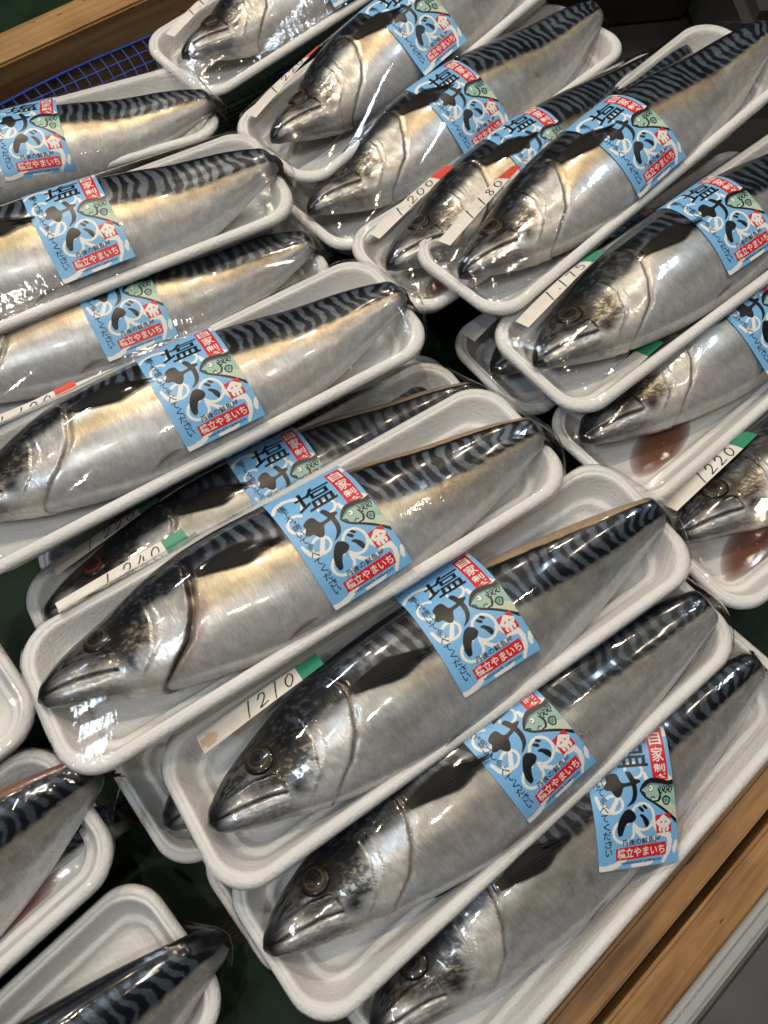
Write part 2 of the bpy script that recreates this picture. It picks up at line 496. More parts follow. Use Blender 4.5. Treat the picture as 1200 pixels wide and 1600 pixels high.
class Fish:
    def __init__(s, seed, L, roll=12, twist=14, gill=0, thick=1.0, fat=1.0, bend=0.0, tint=0.0, ridge=0.0, droop=0.0):
        s.seed, s.L, s.roll, s.twist, s.gill, s.thick, s.fat, s.bend, s.tint, s.ridge, s.droop = seed, L, R(roll), R(twist), gill, thick, fat, bend, tint, ridge, droop

    def abw(s, t):
        return herm(TT, TA, t) * s.fat, herm(TT, TB, t) * s.fat, herm(TT, TWD, t) * s.thick

    def axis(s, t):
        L = s.L
        wmax = .075 * s.thick * L
        _, _, w = s.abw(t)
        z = .0058 + .55 * wmax + .45 * w * L + .0155 * sst(.74, 1.0, t) + .0125 * (1 - sst(0, .16, t)) - s.droop * sst(.955, 1, t) ** 1.5 * .02
        y = s.bend * L * (np.sin(t * math.pi) - .5) * .5
        x = (t - .5) * L
        return x, y, z

    def ang(s, t):
        return R(-15) * (1 - sst(.04, .32, t)) + s.roll * sst(.04, .38, t) + s.twist * sst(.5, .95, t)

    def place(s, t, y, z):
        """section coordinates (in metres) -> fish-local xyz"""
        ax, ay, az = s.axis(t)
        r = s.ang(t)
        c, sn = np.cos(r), np.sin(r)
        # roll lifts the back towards the viewer
        return np.stack([ax + 0 * y, ay + y * c - z * sn, az + y * sn + z * c], -1)

    def flank(s, t, eta, off=0.0):
        """point on the upper flank at (t, eta = y / L)"""
        t = np.asarray(t, float); eta = np.asarray(eta, float)
        a, b, w = s.abw(t)
        h = np.where(eta > 0, a, b)
        q = np.clip(eta / h, -.995, .995)
        z = w * np.sqrt(1 - q * q)
        ny = q; nz = np.sqrt(1 - q * q)
        return s.place(t, eta * s.L + ny * off, z * s.L + nz * off)

    def disp(s, t, e, q):
        d = np.zeros_like(t)
        to = np.interp(e, OP_E, OP_T) + .009 * (vnoise(e * 24 + s.seed, e * 0 + 3.3, s.seed) - .5)
        k = t - to
        st = .0048 + .006 * s.gill
        d += st * np.where(k < 0, np.exp(-np.clip(-k, 0, 1) / .045), 0) * sst(-.095, -.06, e) * (1 - sst(.06, .085, e))
        d -= (.0009 + .0022 * vnoise(e * 60 + 2 * s.seed, e * 0, s.seed + 8) + .004 * s.gill) * np.exp(-((k - .006) / .006) ** 2) * (1 - sst(.06, .085, e))
        # wrinkles over the gill plates and cheek
        d += .0009 * (fbm(t * 60 + s.seed, e * 60, s.seed + 60, 3) - .5) * (1 - sst(.26, .33, t)) * sst(.02, .08, t)
        k2 = t - to + .045 + .35 * np.abs(e + .015)
        d += .0013 * np.where(k2 < 0, np.exp(-np.clip(-k2, 0, 1) / .015), 0) * (1 - sst(.02, .05, e)) * sst(-.08, -.05, e)
        tp = np.interp(e, PR_E, PR_T)
        kp = t - tp
        d += .0022 * np.where(kp < 0, np.exp(-np.clip(-kp, 0, 1) / .02), 0) * (1 - sst(.03, .06, e))
        em = np.interp(t, MO_T, MO_E)
        inm = (1 - sst(.132, .142, t)) * sst(.004, .014, t)
        km = e - em
        d -= .0034 * np.exp(-(km / .0024) ** 2) * inm
        # maxilla plate above the mouth line
        up = np.interp(t, [0, .02, .06, .1, .135, .15], [.004, .006, .006, .004, -.003, -.015])
        pl = sst(.0, .004, km) * (1 - sst(-.004, .002, e - up)) * sst(.015, .05, t) * (1 - sst(.137, .144, t))
        d += .0022 * pl
        # lower jaw is a little fuller
        d += .0012 * np.exp(-((km + .012) / .008) ** 2) * inm
        # orbit
        r = np.hypot(t - EYE_T, (e - EYE_E) * .95)
        d -= .0022 * np.exp(-(r / .020) ** 2)
        d += .0005 * np.exp(-((r - .030) / .008) ** 2)
        # general unevenness of flesh
        d += .0022 * (fbm(t * 9 + s.seed, q * 1.5, s.seed + 5, 3) - .5) * sst(.3, .45, t)
        return d

    def colour(s, t, e, q, vis):
        sd = s.seed
        rv = rng(sd + 77)
        n_lo = fbm(t * 7 + sd, q * 2, sd + 1, 4)
        n_md = fbm(t * 34 + sd, q * 6, sd + 2, 4)
        n_hi = fbm(t * 110, q * 22 + sd, sd + 3, 3)
        n_xx = fbm(t * 240, q * 46 + sd, sd + 4, 2)
        gold = np.array([.62, .50, .32]) if s.tint > 0 else np.array([.44, .42, .37])
        c = np.empty(t.shape + (3,)); c[:] = (.56, .56, .55)
        met = np.full(t.shape, .58); rou = np.full(t.shape, .34)
        c = mix(c, gold, sst(-.25, .10, q) * (1 - sst(.45, .6, q)) * (.62 + .45 * n_lo))
        c *= (.74 + .52 * n_md)[..., None]
        bel = 1 - sst(-.62, -.30, q + .22 * (n_lo - .5))
        c = mix(c, (.52, .52, .53), bel * .85)
        met = met * (1 - .55 * bel)
        hue = fbm(t * 12 + 5, q * 3, sd + 21, 3) - .5
        c = c * (1 + hue[..., None] * np.array([.16, -.02, -.16]))  # random pinkish and bluish tints, iridescent highlights put into the colour
        # scale-less pale panel low on the flank, with a crisp upper edge
        pq = -.10 + .10 * rv.rand() + .08 * (n_lo - .5) + .25 * (t - .4)
        pan = (1 - sst(pq - .012, pq + .012, q)) * sst(.30, .33, t) * (1 - sst(.60, .64, t + .02 * (n_md - .5)))
        c = mix(c, np.array([.49, .50, .51]) * (.92 + .2 * n_hi)[..., None], pan * (.75 if rv.rand() < .7 else .2))
        # bruises and scuffs
        for _k in range(4):
            bt, bq, br = .34 + .5 * rv.rand(), -.5 + .9 * rv.rand(), .006 + .014 * rv.rand()
            bb = np.exp(-(((t - bt) / br) ** 2 + ((q - bq) / (br * 7)) ** 2)) * sst(.40, .62, n_hi)
            c = mix(c, (.22, .15, .11) if _k else (.26, .09, .06), np.clip(bb, 0, 1) * .55)
        # lateral smudge
        ql = .26 - .10 * (t - .5)
        lat = np.exp(-((q - ql - .05 * (n_lo - .5)) / .045) ** 2) * sst(.38, .55, t) * (1 - sst(.88, .95, t)) * (.35 + .9 * n_md)
        c = mix(c, (.12, .085, .055), np.clip(lat, 0, 1) * .62)
        # ---- back
        qb = np.interp(t, [0, .3, .45, .7, .9, 1], [.5, .42, .28, .21, .13, .06]) + .05 * (n_md - .5)
        back = sst(qb - .09, qb + .07, q + .10 * (n_hi - .5) + .10 * (n_md - .5))
        wob = fbm(t * 22 + 3 * sd, q * 2.6, sd + 7, 2)
        frq = 37 + 8 * rv.rand()
        phase = frq * t + .28 * np.sin(q * 6 + sd + 9 * t) + .55 * (q - .6) * np.sin(t * 27 + sd) + .95 * (wob - .5)
        st = np.sin(2 * np.pi * phase)
        thr = -.05 - .5 * np.exp(-((q - qb - .10) / .07) ** 2) + (fbm(t * 44, q * 5 + sd, sd + 9, 2) - .5) * 1.7
        bar = sst(-.18, .22, st - thr + .05)
        front = 1 - sst(.30, .42, t)
        mott = sst(.36, .52, fbm(t * 40, q * 9 + sd, sd + 11, 4) + .12 * front)
        bar = bar * (1 - front) + mott * front
        ridge = sst(.80, .93, q)
        bar = np.maximum(bar, ridge)
        gb = .75 + .45 * s.tint + .15 * (sd % 3)
        gap = mix(np.array([.045, .060, .088]) * gb, np.array([.115, .135, .16]) * gb, np.clip(n_xx * .9 + .4 * (n_md - .5), 0, 1))
        bk = mix(gap, (.006, .008, .012), bar)
        c = mix(c, bk, back)
        met = met * (1 - back) + back * .35
        rou = rou * (1 - back) + back * (.30)
        # opened ridge of the back shows pale flesh towards the tail
        if s.ridge > 0:
            along = sst(.56, .70, t) * (1 - sst(.975, .988, t))
            qq = np.where(vis, q, 2 - q)
            e0 = .905 + .03 * (n_md - .5)
            fl = sst(e0, e0 + .012, qq) * (1 - sst(1.30, 1.34, qq)) * along
            c = mix(c, (.008, .009, .012), sst(e0 - .05, e0 - .03, qq) * along)
            c = mix(c, np.array([.27, .125, .075] if s.ridge > 1 else [.42, .31, .20]), fl * .9)
            met = met * (1 - fl)
        pf = np.exp(-(((t - .385) / .055) ** 2 + ((e - .043 + .10 * (t - .385)) / .019) ** 2)) * (.55 + .9 * n_md)
        pf = sst(.42, .75, pf)
        c = mix(c, (.018, .016, .015), pf * .92); met = met * (1 - pf * .7)
        # tail stump: dark rim
        tl = sst(.955, .992, t + .012 * (n_md - .5))
        c = mix(c, (.016, .017, .02), tl * .8); met = met * (1 - tl * .7)
        # ---- head
        to = np.interp(e, OP_E, OP_T) + .009 * (vnoise(e * 24 + s.seed, e * 0 + 3.3, s.seed) - .5)
        hd = 1 - sst(-.004, .004, t - to)
        hc = np.empty_like(c); hc[:] = (.60, .58, .54)
        hc *= (.72 + .55 * n_md)[..., None]
        hc = mix(hc, (.50, .56, .68), sst(.5, .7, n_lo) * .35)
        hm = np.full(t.shape, .34)
        topl = np.interp(t, [0, .04, .10, .16, .22, .30], [-.010, -.007, -.003, .005, .022, .036])
        topm = sst(-.010, .012, e - topl + .016 * (n_md - .5))
        # cheek: mottled brassy patch
        tp = np.interp(e, PR_E, PR_T)
        ck = sst(.085, .125, t) * (1 - sst(-.022, .012, t - tp - .05 * (n_md - .5))) * sst(-.040, -.016, e - .25 * (.15 - t) * (t < .15) + .03 * (n_md - .5))
        fleck = sst(.50, .66, n_hi * .55 + n_xx * .55 - .10 * (1 - n_lo))
        hc = mix(hc, mix((.030, .026, .022), (.36, .30, .21), fleck), ck * .93)
        hm = hm + .3 * ck
        # dark blotch behind the jaw corner
        bl = np.exp(-(((t - .160) / .016) ** 2 + ((e + .030) / .013) ** 2)) * (.5 + n_hi)
        hc = mix(hc, (.03, .032, .04), np.clip(bl, 0, 1))
        hc = mix(hc, mix((.009, .010, .013), (.05, .058, .07), sst(.55, .75, n_hi)), topm)
        hm = hm * (1 - .6 * topm)
        re = np.hypot(t - EYE_T, e - EYE_E)
        ey = 1 - sst(.032, .056, re + .006 * (n_md - .5) - .010 * sst(0, -.03, t - EYE_T + .0))
        hc = mix(hc, (.022, .016, .011), ey * .95)
        em = np.interp(t, MO_T, MO_E)
        inm = (1 - sst(.137, .143, t)) * sst(.0, .006, t)
        ml = np.exp(-((e - em) / .0019) ** 2) * inm
        hc = mix(hc, (.008, .007, .007), np.clip(ml * 1.3, 0, 1))
        mx_end = np.exp(-((t - .1415) / .0026) ** 2) * np.exp(-((e + .017) / .012) ** 2)
        hc = mix(hc, (.03, .03, .035), mx_end * .9)
        jw = (1 - sst(.12, .16, t)) * sst(.46, .66, n_hi * .6 + n_md * .5)
        hc = mix(hc, (.13, .13, .14), jw * .6)
        tip = 1 - sst(.016, .052, t + .5 * np.abs(e + .002))
        hc = mix(hc, (.010, .010, .012), tip)
        lj = (1 - sst(-.0, .006, e + herm(TT, TB, t) * .86)) * (1 - sst(.10, .16, t))
        hc = mix(hc, (.10, .10, .11), lj * .6)
        c = mix(c, hc, hd); met = met * (1 - hd) + hm * hd
        rou = rou * (1 - hd) + hd * (.26 + .12 * n_hi)
        # gill slit
        k = t - to
        g = (.25 + .9 * vnoise(e * 70 + s.seed, e * 0 + 1.7, sd + 66)) * np.exp(-((k - .004) / (.0035 + .006 * s.gill)) ** 2) * (1 - sst(.055, .07, e)) * sst(-.085, -.07, e)
        c = mix(c, (.035, .018, .012) if s.gill else (.16, .10, .065), np.clip(g * (1.3 if s.gill else .8), 0, 1))
        met = met * (1 - g * .8)
        if s.gill:
            mem = np.exp(-((k - .020) / .010) ** 2) * sst(-.085, -.06, e) * (1 - sst(.0, .035, e))
            c = mix(c, (.36, .26, .23), mem * .8); met = met * (1 - mem * .6)
        c[~vis] *= 1.0
        return np.clip(c, .003, .9), np.clip(met, 0, 1), np.clip(rou, .12, .7)

    def body_mesh(s):
        NT, NPH = 430, 150
        u = np.linspace(0, 1, NT)
        t = u ** 1.18
        nv = int(NPH * .70)
        ph = np.concatenate([np.linspace(0, math.pi, nv, endpoint=False), np.linspace(math.pi, 2 * math.pi, NPH - nv, endpoint=False)])
        T, P = np.meshgrid(t, ph, indexing='ij')
        a, b, w = s.abw(T)
        cp, sp = np.cos(P), np.sin(P)
        y = np.where(cp > 0, a, b) * cp
        z = w * sp
        vis = sp >= -1e-6
        ef = y / s.fat
        d = s.disp(T, ef, cp)
        y2 = y + cp * d * .6
        z2 = z + np.sign(sp) * np.abs(sp) * d
        XYZ = s.place(T, y2 * s.L, z2 * s.L).reshape(-1, 3)
        c, m, ro = s.colour(T, ef, cp, vis)
        F = grid_faces(NT, NPH, True)
        # close nose and tail
        n0 = len(XYZ)
        nose = XYZ[:NPH].mean(0); tail = XYZ[-NPH:].mean(0)
        V = np.vstack([XYZ, nose, tail])
        j = np.arange(NPH); j2 = (j + 1) % NPH
        capn = np.stack([np.full(NPH, n0), j2, j, j], -1)
        capt = np.stack([np.full(NPH, n0 + 1), (NT - 1) * NPH + j, (NT - 1) * NPH + j2, (NT - 1) * NPH + j2], -1)
        tris = np.vstack([F[:, [0, 1, 2]], F[:, [0, 2, 3]], capn[:, :3], capt[:, :3]])
        me = mesh_np('mackerel_body', V, tris[:, ::-1])
        C = np.vstack([c.reshape(-1, 3), [.01, .01, .012], [.05, .03, .02]])
        attr_color(me, 'col', C)
        Pp = np.zeros_like(C); Pp[:n0, 0] = m.ravel(); Pp[:n0, 1] = ro.ravel(); Pp[n0:, 1] = .4
        attr_color(me, 'prop', Pp)
        uvl = me.uv_layers.new(name='UVMap')
        UV = np.zeros((len(V), 2), np.float32)
        UV[:n0, 0] = (T * s.L).ravel(); UV[:n0, 1] = (P * .03).ravel()
        li = np.empty(len(me.loops), np.int32); me.loops.foreach_get('vertex_index', li)
        uvl.data.foreach_set('uv', UV[li].ravel())
        s.hullpts = XYZ.reshape(NT, NPH, 3)[::6, ::5].reshape(-1, 3)
        return me

    def eye_mesh(s, red=0.0):
        nr, na = 22, 48
        rr = np.linspace(0, 1, nr); aa = np.linspace(0, 2 * math.pi, na, endpoint=False)
        Rr, A = np.meshgrid(rr, aa, indexing='ij')
        rad = .0295
        tt = EYE_T + Rr * np.cos(A) * rad * .98
        ee = EYE_E * s.fat + Rr * np.sin(A) * rad * .95
        bulge = (1 - Rr ** 2) * .0018 - .0012 * sst(.8, 1, Rr) + .0004
        P = s.flank(tt, ee, bulge + .0002)
        c = np.empty(Rr.shape + (3,)); c[:] = (.022, .016, .010)
        nz = fbm(A * 3 / 1.0, Rr * 5, s.seed + 50, 3)
        c = mix(c, np.array([.034 + .12 * red, .023 - .006 * red, .013 - .006 * red]), sst(.42, .55, Rr) * (1 - sst(.62, .8, Rr)) * (.4 + nz))
        c = mix(c, (.006, .007, .009), 1 - sst(.36, .50, Rr))
        c = mix(c, (.17, .12, .065), np.exp(-((Rr - .56) / .025) ** 2) * (.2 + .8 * nz))
        c = mix(c, (.07, .05, .03), np.exp(-((Rr - .30) / .05) ** 2) * .5)
        c = mix(c, (.010, .009, .009), sst(.66, .92, Rr))
        me = mesh_np('fish_eye', P.reshape(-1, 3), grid_faces(nr, na, True))
        attr_color(me, 'col', np.clip(c, .003, .9).reshape(-1, 3))
        return me

    def fin_mesh(s, kind='pectoral'):
        nu, nv = 46, 26
        U, Vv = np.meshgrid(np.linspace(0, 1, nu), np.linspace(-1, 1, nv), indexing='ij')
        sd = s.seed
        if kind == 'pectoral':
            t0, e0, t1, e1, wid = .315, .046, .455, .034, .021
        else:
            t0, e0, t1, e1, wid = .40, -.088, .455, -.080, .0035
        prof = (.30 + .70 * np.sin(np.clip(U * 1.15, 0, 1) * math.pi * .5)) * (1 - sst(.55, 1.0, U) * .75)
        frayed = 1 + .34 * (vnoise(U * 0 + 3, Vv * 14 + sd, sd) - .5) * sst(.6, 1, U)
        tt = t0 + (t1 - t0) * U * frayed + .0 * Vv
        ee = s.fat * e0 + (e1 - e0) * U * s.fat + wid * prof * Vv * (1 + .3 * (Vv < 0)) + .010 * U * (1 - U) * 2
        rays = np.sin(Vv * 26 + U * 2)
        off = .0010 + .00014 * rays * sst(.05, .3, U) + .0012 * np.sin(U * math.pi * .9) * (1 - np.abs(Vv) * .6)
        P = s.flank(tt, ee, off)
        if kind == 'pectoral':
            c = mix((.006, .006, .006), (.030, .023, .016), sst(.2, .9, rays) * .5 * sst(.4, 1, U))
            c = mix(c, (.05, .035, .022), (1 - sst(.02, .16, U)) * .5)
        else:
            c = mix((.34, .28, .20), (.20, .15, .10), sst(.0, .9, rays))
        me = mesh_np(kind + '_fin', P.reshape(-1, 3), grid_faces(nu, nv))
        attr_color(me, 'col', np.clip(c, .003, .9).reshape(-1, 3))
        al = (1 - .75 * sst(.55, 1, U) * (.5 + .5 * vnoise(Vv * 16 + sd, U * 2, sd))) * (1 - .6 * sst(.75, 1, np.abs(Vv))) * (.6 if kind == 'pelvic' else 1)
        aa = me.attributes.new('cover', 'FLOAT', 'POINT'); aa.data.foreach_set('value', np.clip(al, 0, 1).astype(np.float32).ravel())
        return me

    def tail_mesh(s):
        # stump of the tail fin, folded down over the end of the tray
        nu, nv = 14, 22
        U, Vv = np.meshgrid(np.linspace(0, 1, nu), np.linspace(-1, 1, nv), indexing='ij')
        base = s.place(np.full(U.shape, .988), Vv * .020 * s.L, .004 * s.L * (1 - Vv ** 2))
        ang = U * 1.25
        ln = .014 * (1 + .35 * np.abs(Vv)) + .002 * np.sin(Vv * 19 + s.seed)
        P = base.copy()
        P[..., 0] += ln * np.sin(ang) * .62
        P[..., 1] += Vv * U * .0035
        P[..., 2] += -ln * (1 - np.cos(ang)) * 1.15
        ray = np.sin(Vv * 40)
        c = mix((.014, .012, .012), (.10, .06, .03), sst(.2, .9, U) * (.4 + .3 * ray))
        Pb = P.copy(); Pb[..., 2] -= .0006
        V = np.vstack([P.reshape(-1, 3), Pb.reshape(-1, 3)])
        F = grid_faces(nu, nv)
        me = mesh_np('tail_fin', V, np.vstack([F, F[:, ::-1] + nu * nv]))
        c = np.clip(c, .003, .9).reshape(-1, 3)
        attr_color(me, 'col', np.vstack([c, c]))
        return me


# ------------------------------------------------------------------ label artwork (mm, origin top left, y down)
LW, LH = 56.0, 86.0
ART = []          # (tri array (n,3,2), material index, layer)


def add_tris(tris, mi, layer):
    tris = np.asarray(tris, float)
    if len(tris):
        ART.append((tris, mi, layer))


def poly(pts, mi, layer, sc=(LW, LH), smooth=0):
    p = np.array(pts, float) * np.array(sc)
    if smooth:
        p = catmull(p, smooth, closed=True)
    v3 = [Vector((x, y, 0)) for x, y in p]
    t = tessellate_polygon([v3])
    add_tris([[p[i] for i in tri] for tri in t], mi, layer)


def ribbon_tris(pts, widths, n=6, closed=False, rough=0, seed=0, cap=True):
    p = catmull(pts, n, closed)
    w = np.interp(np.linspace(0, 1, len(p)), np.linspace(0, 1, len(widths)), widths) / 2
    d = np.gradient(p, axis=0)
    if closed:
        d = np.roll(p, -1, 0) - np.roll(p, 1, 0)
    d /= np.linalg.norm(d, axis=1)[:, None] + 1e-9
    nrm = np.stack([-d[:, 1], d[:, 0]], 1)
    r = rng(seed)
    j1 = 1 + rough * (r.rand(len(p)) - .5); j2 = 1 + rough * (r.rand(len(p)) - .5)
    A = p + nrm * (w * j1)[:, None]; B = p - nrm * (w * j2)[:, None]
    tr = []
    N = len(p)
    for i in range(N if closed else N - 1):
        k = (i + 1) % N
        tr += [[A[i], B[i], B[k]], [A[i], B[k], A[k]]]
    if cap and not closed:
        for e, sg in ((0, -1), (N - 1, 1)):
            cx = p[e]; dirv = d[e] * sg
            a0 = math.atan2(nrm[e][1], nrm[e][0])
            arc = [cx + w[e] * np.array([math.cos(a0 - sg * math.pi * k / 6), math.sin(a0 - sg * math.pi * k / 6)]) for k in range(7)]
            tr += [[cx, arc[k], arc[k + 1]] for k in range(6)]
    return tr


def stroke(pts, w, mi, layer, closed=False, rough=0, seed=0):
    P = np.array(pts, float) * np.array([LW, LH])
    add_tris(ribbon_tris(P, np.atleast_1d(w) if np.ndim(w) else [w, w], 7, closed, rough, seed), mi, layer)


def text_tris(body, bold=0.0):
    c = bpy.data.curves.new('lettering', 'FONT')
    c.body = body
    c.resolution_u = 3
    c.offset = bold
    o = bpy.data.objects.new('lettering', c)
    COL.objects.link(o)
    dg = bpy.context.evaluated_depsgraph_get()
    dg.update()
    me = o.evaluated_get(dg).to_mesh()
    me.calc_loop_triangles()
    co = np.array([v.co[:2] for v in me.vertices])
    tri = np.array([t.vertices[:] for t in me.loop_triangles])
    out = co[tri] if len(tri) else np.zeros((0, 3, 2))
    o.evaluated_get(dg).to_mesh_clear()
    bpy.data.objects.remove(o)
    bpy.data.curves.remove(c)
    return out


def text(body, rect, mi, layer, bold=.02, rot=0, shear=0):
    t = text_tris(body, bold)
    if not len(t):
        return
    lo = t.reshape(-1, 2).min(0); hi = t.reshape(-1, 2).max(0)
    q = (t - lo) / (hi - lo)
    q[..., 1] = 1 - q[..., 1]
    q[..., 0] += shear * (.5 - q[..., 1])
    a0, b0, a1, b1 = rect
    P = np.stack([(a0 + q[..., 0] * (a1 - a0)) * LW, (b0 + q[..., 1] * (b1 - b0)) * LH], -1)
    if rot:
        c = np.array([(a0 + a1) / 2 * LW, (b0 + b1) / 2 * LH])
        cr, sr = math.cos(rot), math.sin(rot)
        d = P - c
        P = np.stack([d[..., 0] * cr - d[..., 1] * sr, d[..., 0] * sr + d[..., 1] * cr], -1) + c
    add_tris(P, mi, layer)


def px(x, y, k=1.04, c=None):
    """photo zoom coordinates of the flattest label -> label fractions"""
    x -= 240; y += 90
    det = 1012800.
    a, b = (x * 1380 + 210 * y) / det, (705 * y - 190 * x) / det
    ca, cb = (.44, .45) if b < .59 else (.48, .675)
    return (ca - .045 + (a - ca) * k, cb + (b - cb) * k)


def build_art():
    # white brush swirls
    def loop(cx, cy, rx, ry, w, a0, a1, seed):
        pts = [(cx + rx * math.cos(R(a)), cy + ry * math.sin(R(a))) for a in np.linspace(a0, a1, 14)]
        stroke(pts, w * .42, 1, 1, rough=.35, seed=seed)
    loop(.25, .555, .105, .058, 4.2, -130, 190, 1)
    loop(.54, .335, .10, .052, 4.0, -170, 120, 2)
    loop(.17, .34, .11, .07, 4.4, 60, 320, 3)
    loop(.33, .75, .125, .07, 4.4, -10, 300, 4)
    loop(.58, .655, .135, .09, 4.2, -150, 150, 5)
    stroke([(.02, .16), (.08, .12), (.2, .10), (.33, .14), (.36, .2), (.3, .26)], [2.5, 3.1, 2.5], 1, 1, rough=.35, seed=6)
    stroke([(.30, .52), (.20, .60), (.10, .58), (.06, .50)], [2.5, 3.1, 1.9], 1, 1, rough=.35, seed=7)
    stroke([(.46, .72), (.55, .79), (.66, .82), (.76, .80)], [2.5, 2.5, 1.9], 1, 1, rough=.3, seed=8)
    stroke([(.70, .70), (.78, .78), (.88, .80), (.90, .86), (.86, .93), (.80, .985)], [3.1, 3.7, 3.1, 1.9], 1, 1, rough=.4, seed=9)
    stroke([(.01, .975), (.10, .985), (.22, .965), (.34, .93)], [3.1, 3.7, 2.5], 1, 1, rough=.4, seed=10)
    stroke([(.42, .985), (.55, .99), (.66, .975)], [2.5, 3.1, 1.9], 1, 1, rough=.4, seed=11)
    stroke([(.985, .86), (.955, .90), (.95, .925)], [2.8, 3.1, 1.9], 1, 1, rough=.3, seed=12)
    stroke([(.97, .06), (.985, .09), (.96, .10)], [3, 3.5, 2], 1, 1, rough=.3, seed=13)
    stroke([(.90, .385), (.95, .41), (.99, .46)], [3, 4, 3], 1, 1, rough=.3, seed=14)
    stroke([(.74, .42), (.68, .40), (.66, .36)], [3, 3, 2], 1, 1, rough=.3, seed=15)
    # salt, saba in brush
    text('\u5869', (.27, .10, .74, .31), 2, 3, bold=.008, shear=.08)
    sa1 = [(300, 555), (335, 520), (345, 470), (400, 455), (440, 480), (452, 560), (520, 578), (560, 560), (605, 598), (560, 615), (500, 612), (455, 610), (430, 650), (395, 682), (365, 660), (350, 605), (318, 590)]
    poly([px(*p) for p in sa1], 2, 3, smooth=4)
    sa2 = [(520, 478), (545, 490), (562, 560), (560, 640), (540, 720), (500, 770), (430, 785), (480, 745), (510, 690), (522, 620), (515, 540), (508, 490)]
    poly([px(*p) for p in sa2], 2, 3.2, smooth=4)
    ba1 = [(300, 1020), (305, 960), (340, 890), (400, 830), (445, 825), (478, 870), (480, 925), (440, 948), (395, 945), (360, 985), (335, 1030), (312, 1035)]
    poly([px(*p) for p in ba1], 2, 3, smooth=4)
    ba2 = [(515, 905), (545, 915), (575, 975), (572, 1020), (545, 1038), (535, 1000), (530, 950)]
    poly([px(*p) for p in ba2], 2, 3, smooth=4)
    for q in ([(522, 828), (540, 822), (560, 870), (556, 890), (540, 885)], [(560, 820), (578, 818), (594, 862), (588, 880), (572, 868)]):
        poly([px(*p) for p in q], 2, 3, smooth=4)
    # home-made: red box, white text
    poly([(.765, .045), (.955, .045), (.945, .415), (.755, .408)], 3, 2)
    for k, ch in enumerate('\u81ea\u5bb6\u88fd'):
        text(ch, (.785, .065 + .117 * k, .925, .065 + .117 * k + .103), 1, 4, bold=.012)
    # stamp
    poly([(.735, .655), (.92, .65), (.925, .78), (.735, .782)], 3, 4.2)
    for pts, w in (([(.755, .705), (.79, .69), (.83, .668)], 2.2), ([(.83, .668), (.87, .690), (.905, .708)], 2.2), ([(.765, .722), (.895, .722)], 1.7),
                   ([(.83, .690), (.83, .772)], 2.0), ([(.785, .765), (.785, .742), (.875, .742), (.875, .766)], 1.7)):
        stroke(pts, w, 1, 5)
    # fish drawing, pointing left, cut by the right edge
    bodyp = [(.585, .475), (.64, .435), (.72, .412), (.84, .425), (.998, .445), (.998, .70), (.93, .665), (.85, .62), (.76, .575), (.67, .535), (.60, .505)]
    poly(bodyp, 4, 2.2, smooth=3)
    poly([(.70, .53), (.82, .545), (.998, .60), (.998, .70), (.93, .665), (.85, .62), (.76, .575)], 5, 2.4)
    poly([(.60, .47), (.66, .43), (.74, .412), (.86, .425), (.998, .448), (.998, .475), (.86, .455), (.74, .44)], 6, 2.5)
    stroke([(.585, .472), (.64, .437), (.72, .412), (.84, .422), (.93, .437), (.995, .435)], [1.2, 2.6, 3.2, 2.6, 3.2], 2, 3)
    stroke([(.585, .475), (.615, .505), (.66, .535), (.76, .578), (.85, .622), (.93, .668), (.995, .712)], [1.2, 1.4, 1.4, 1.6, 1.6, 2.2], 2, 3)
    stroke([(.590, .480), (.625, .490), (.640, .505), (.615, .510)], .8, 2, 3)
    stroke([(.80, .47), (.82, .52), (.79, .555), (.74, .556)], [.8, 1.6, .8], 2, 3)
    stroke([(.70, .535), (.73, .525), (.75, .535)], .7, 2, 3)
    for x0 in (.82, .875, .93):
        stroke([(x0, .455), (x0 + .012, .475), (x0 - .01, .49), (x0 + .02, .505)], .9, 2, 3)
        stroke([(x0 + .03, .462), (x0 + .042, .48), (x0 + .028, .492)], .8, 2, 3)
    stroke([(.84, .55), (.88, .53), (.93, .548), (.90, .585), (.86, .58), (.84, .55)], 1.0, 2, 3)
    poly([(.855, .552), (.885, .54), (.915, .552), (.895, .574), (.866, .572)], 6, 3.1)
    e = [(.715 + .034 * math.cos(a), .465 + .0245 * math.sin(a)) for a in np.linspace(0, 2 * math.pi, 20, endpoint=False)]
    poly(e, 2, 3.2)
    e = [(.715 + .029 * math.cos(a), .465 + .0205 * math.sin(a)) for a in np.linspace(0, 2 * math.pi, 20, endpoint=False)]
    poly(e, 1, 3.4)
    e = [(.706 + .009 * math.cos(a), .462 + .0065 * math.sin(a)) for a in np.linspace(0, 2 * math.pi, 12, endpoint=False)]
    poly(e, 2, 3.6)
    # shop lines
    text('\u4e39\u5f8c\u306e\u9bae\u9b5a\u5c4b', (.30, .797, .78, .843), 2, 4, bold=.008)
    rb = [(.215, .858), (.30, .852), (.55, .849), (.845, .846), (.85, .89), (.838, .937), (.60, .938), (.40, .940), (.212, .937), (.218, .90)]
    poly(rb, 3, 2)
    text('\u6a4b\u7acb\u3084\u307e\u3044\u3061', (.235, .860, .825, .927), 1, 4, bold=.014)
    text('HASHIDATE YAMAICHI', (.28, .952, .77, .970), 2, 4, bold=.012)
    # vertical line of writing at the left edge
    s = '\u5869\u4e0b\u308d\u3002\u713c\u3044\u3066\u98df\u3079\u3066\u304f\u3060\u3055\u3044'
    b = .13
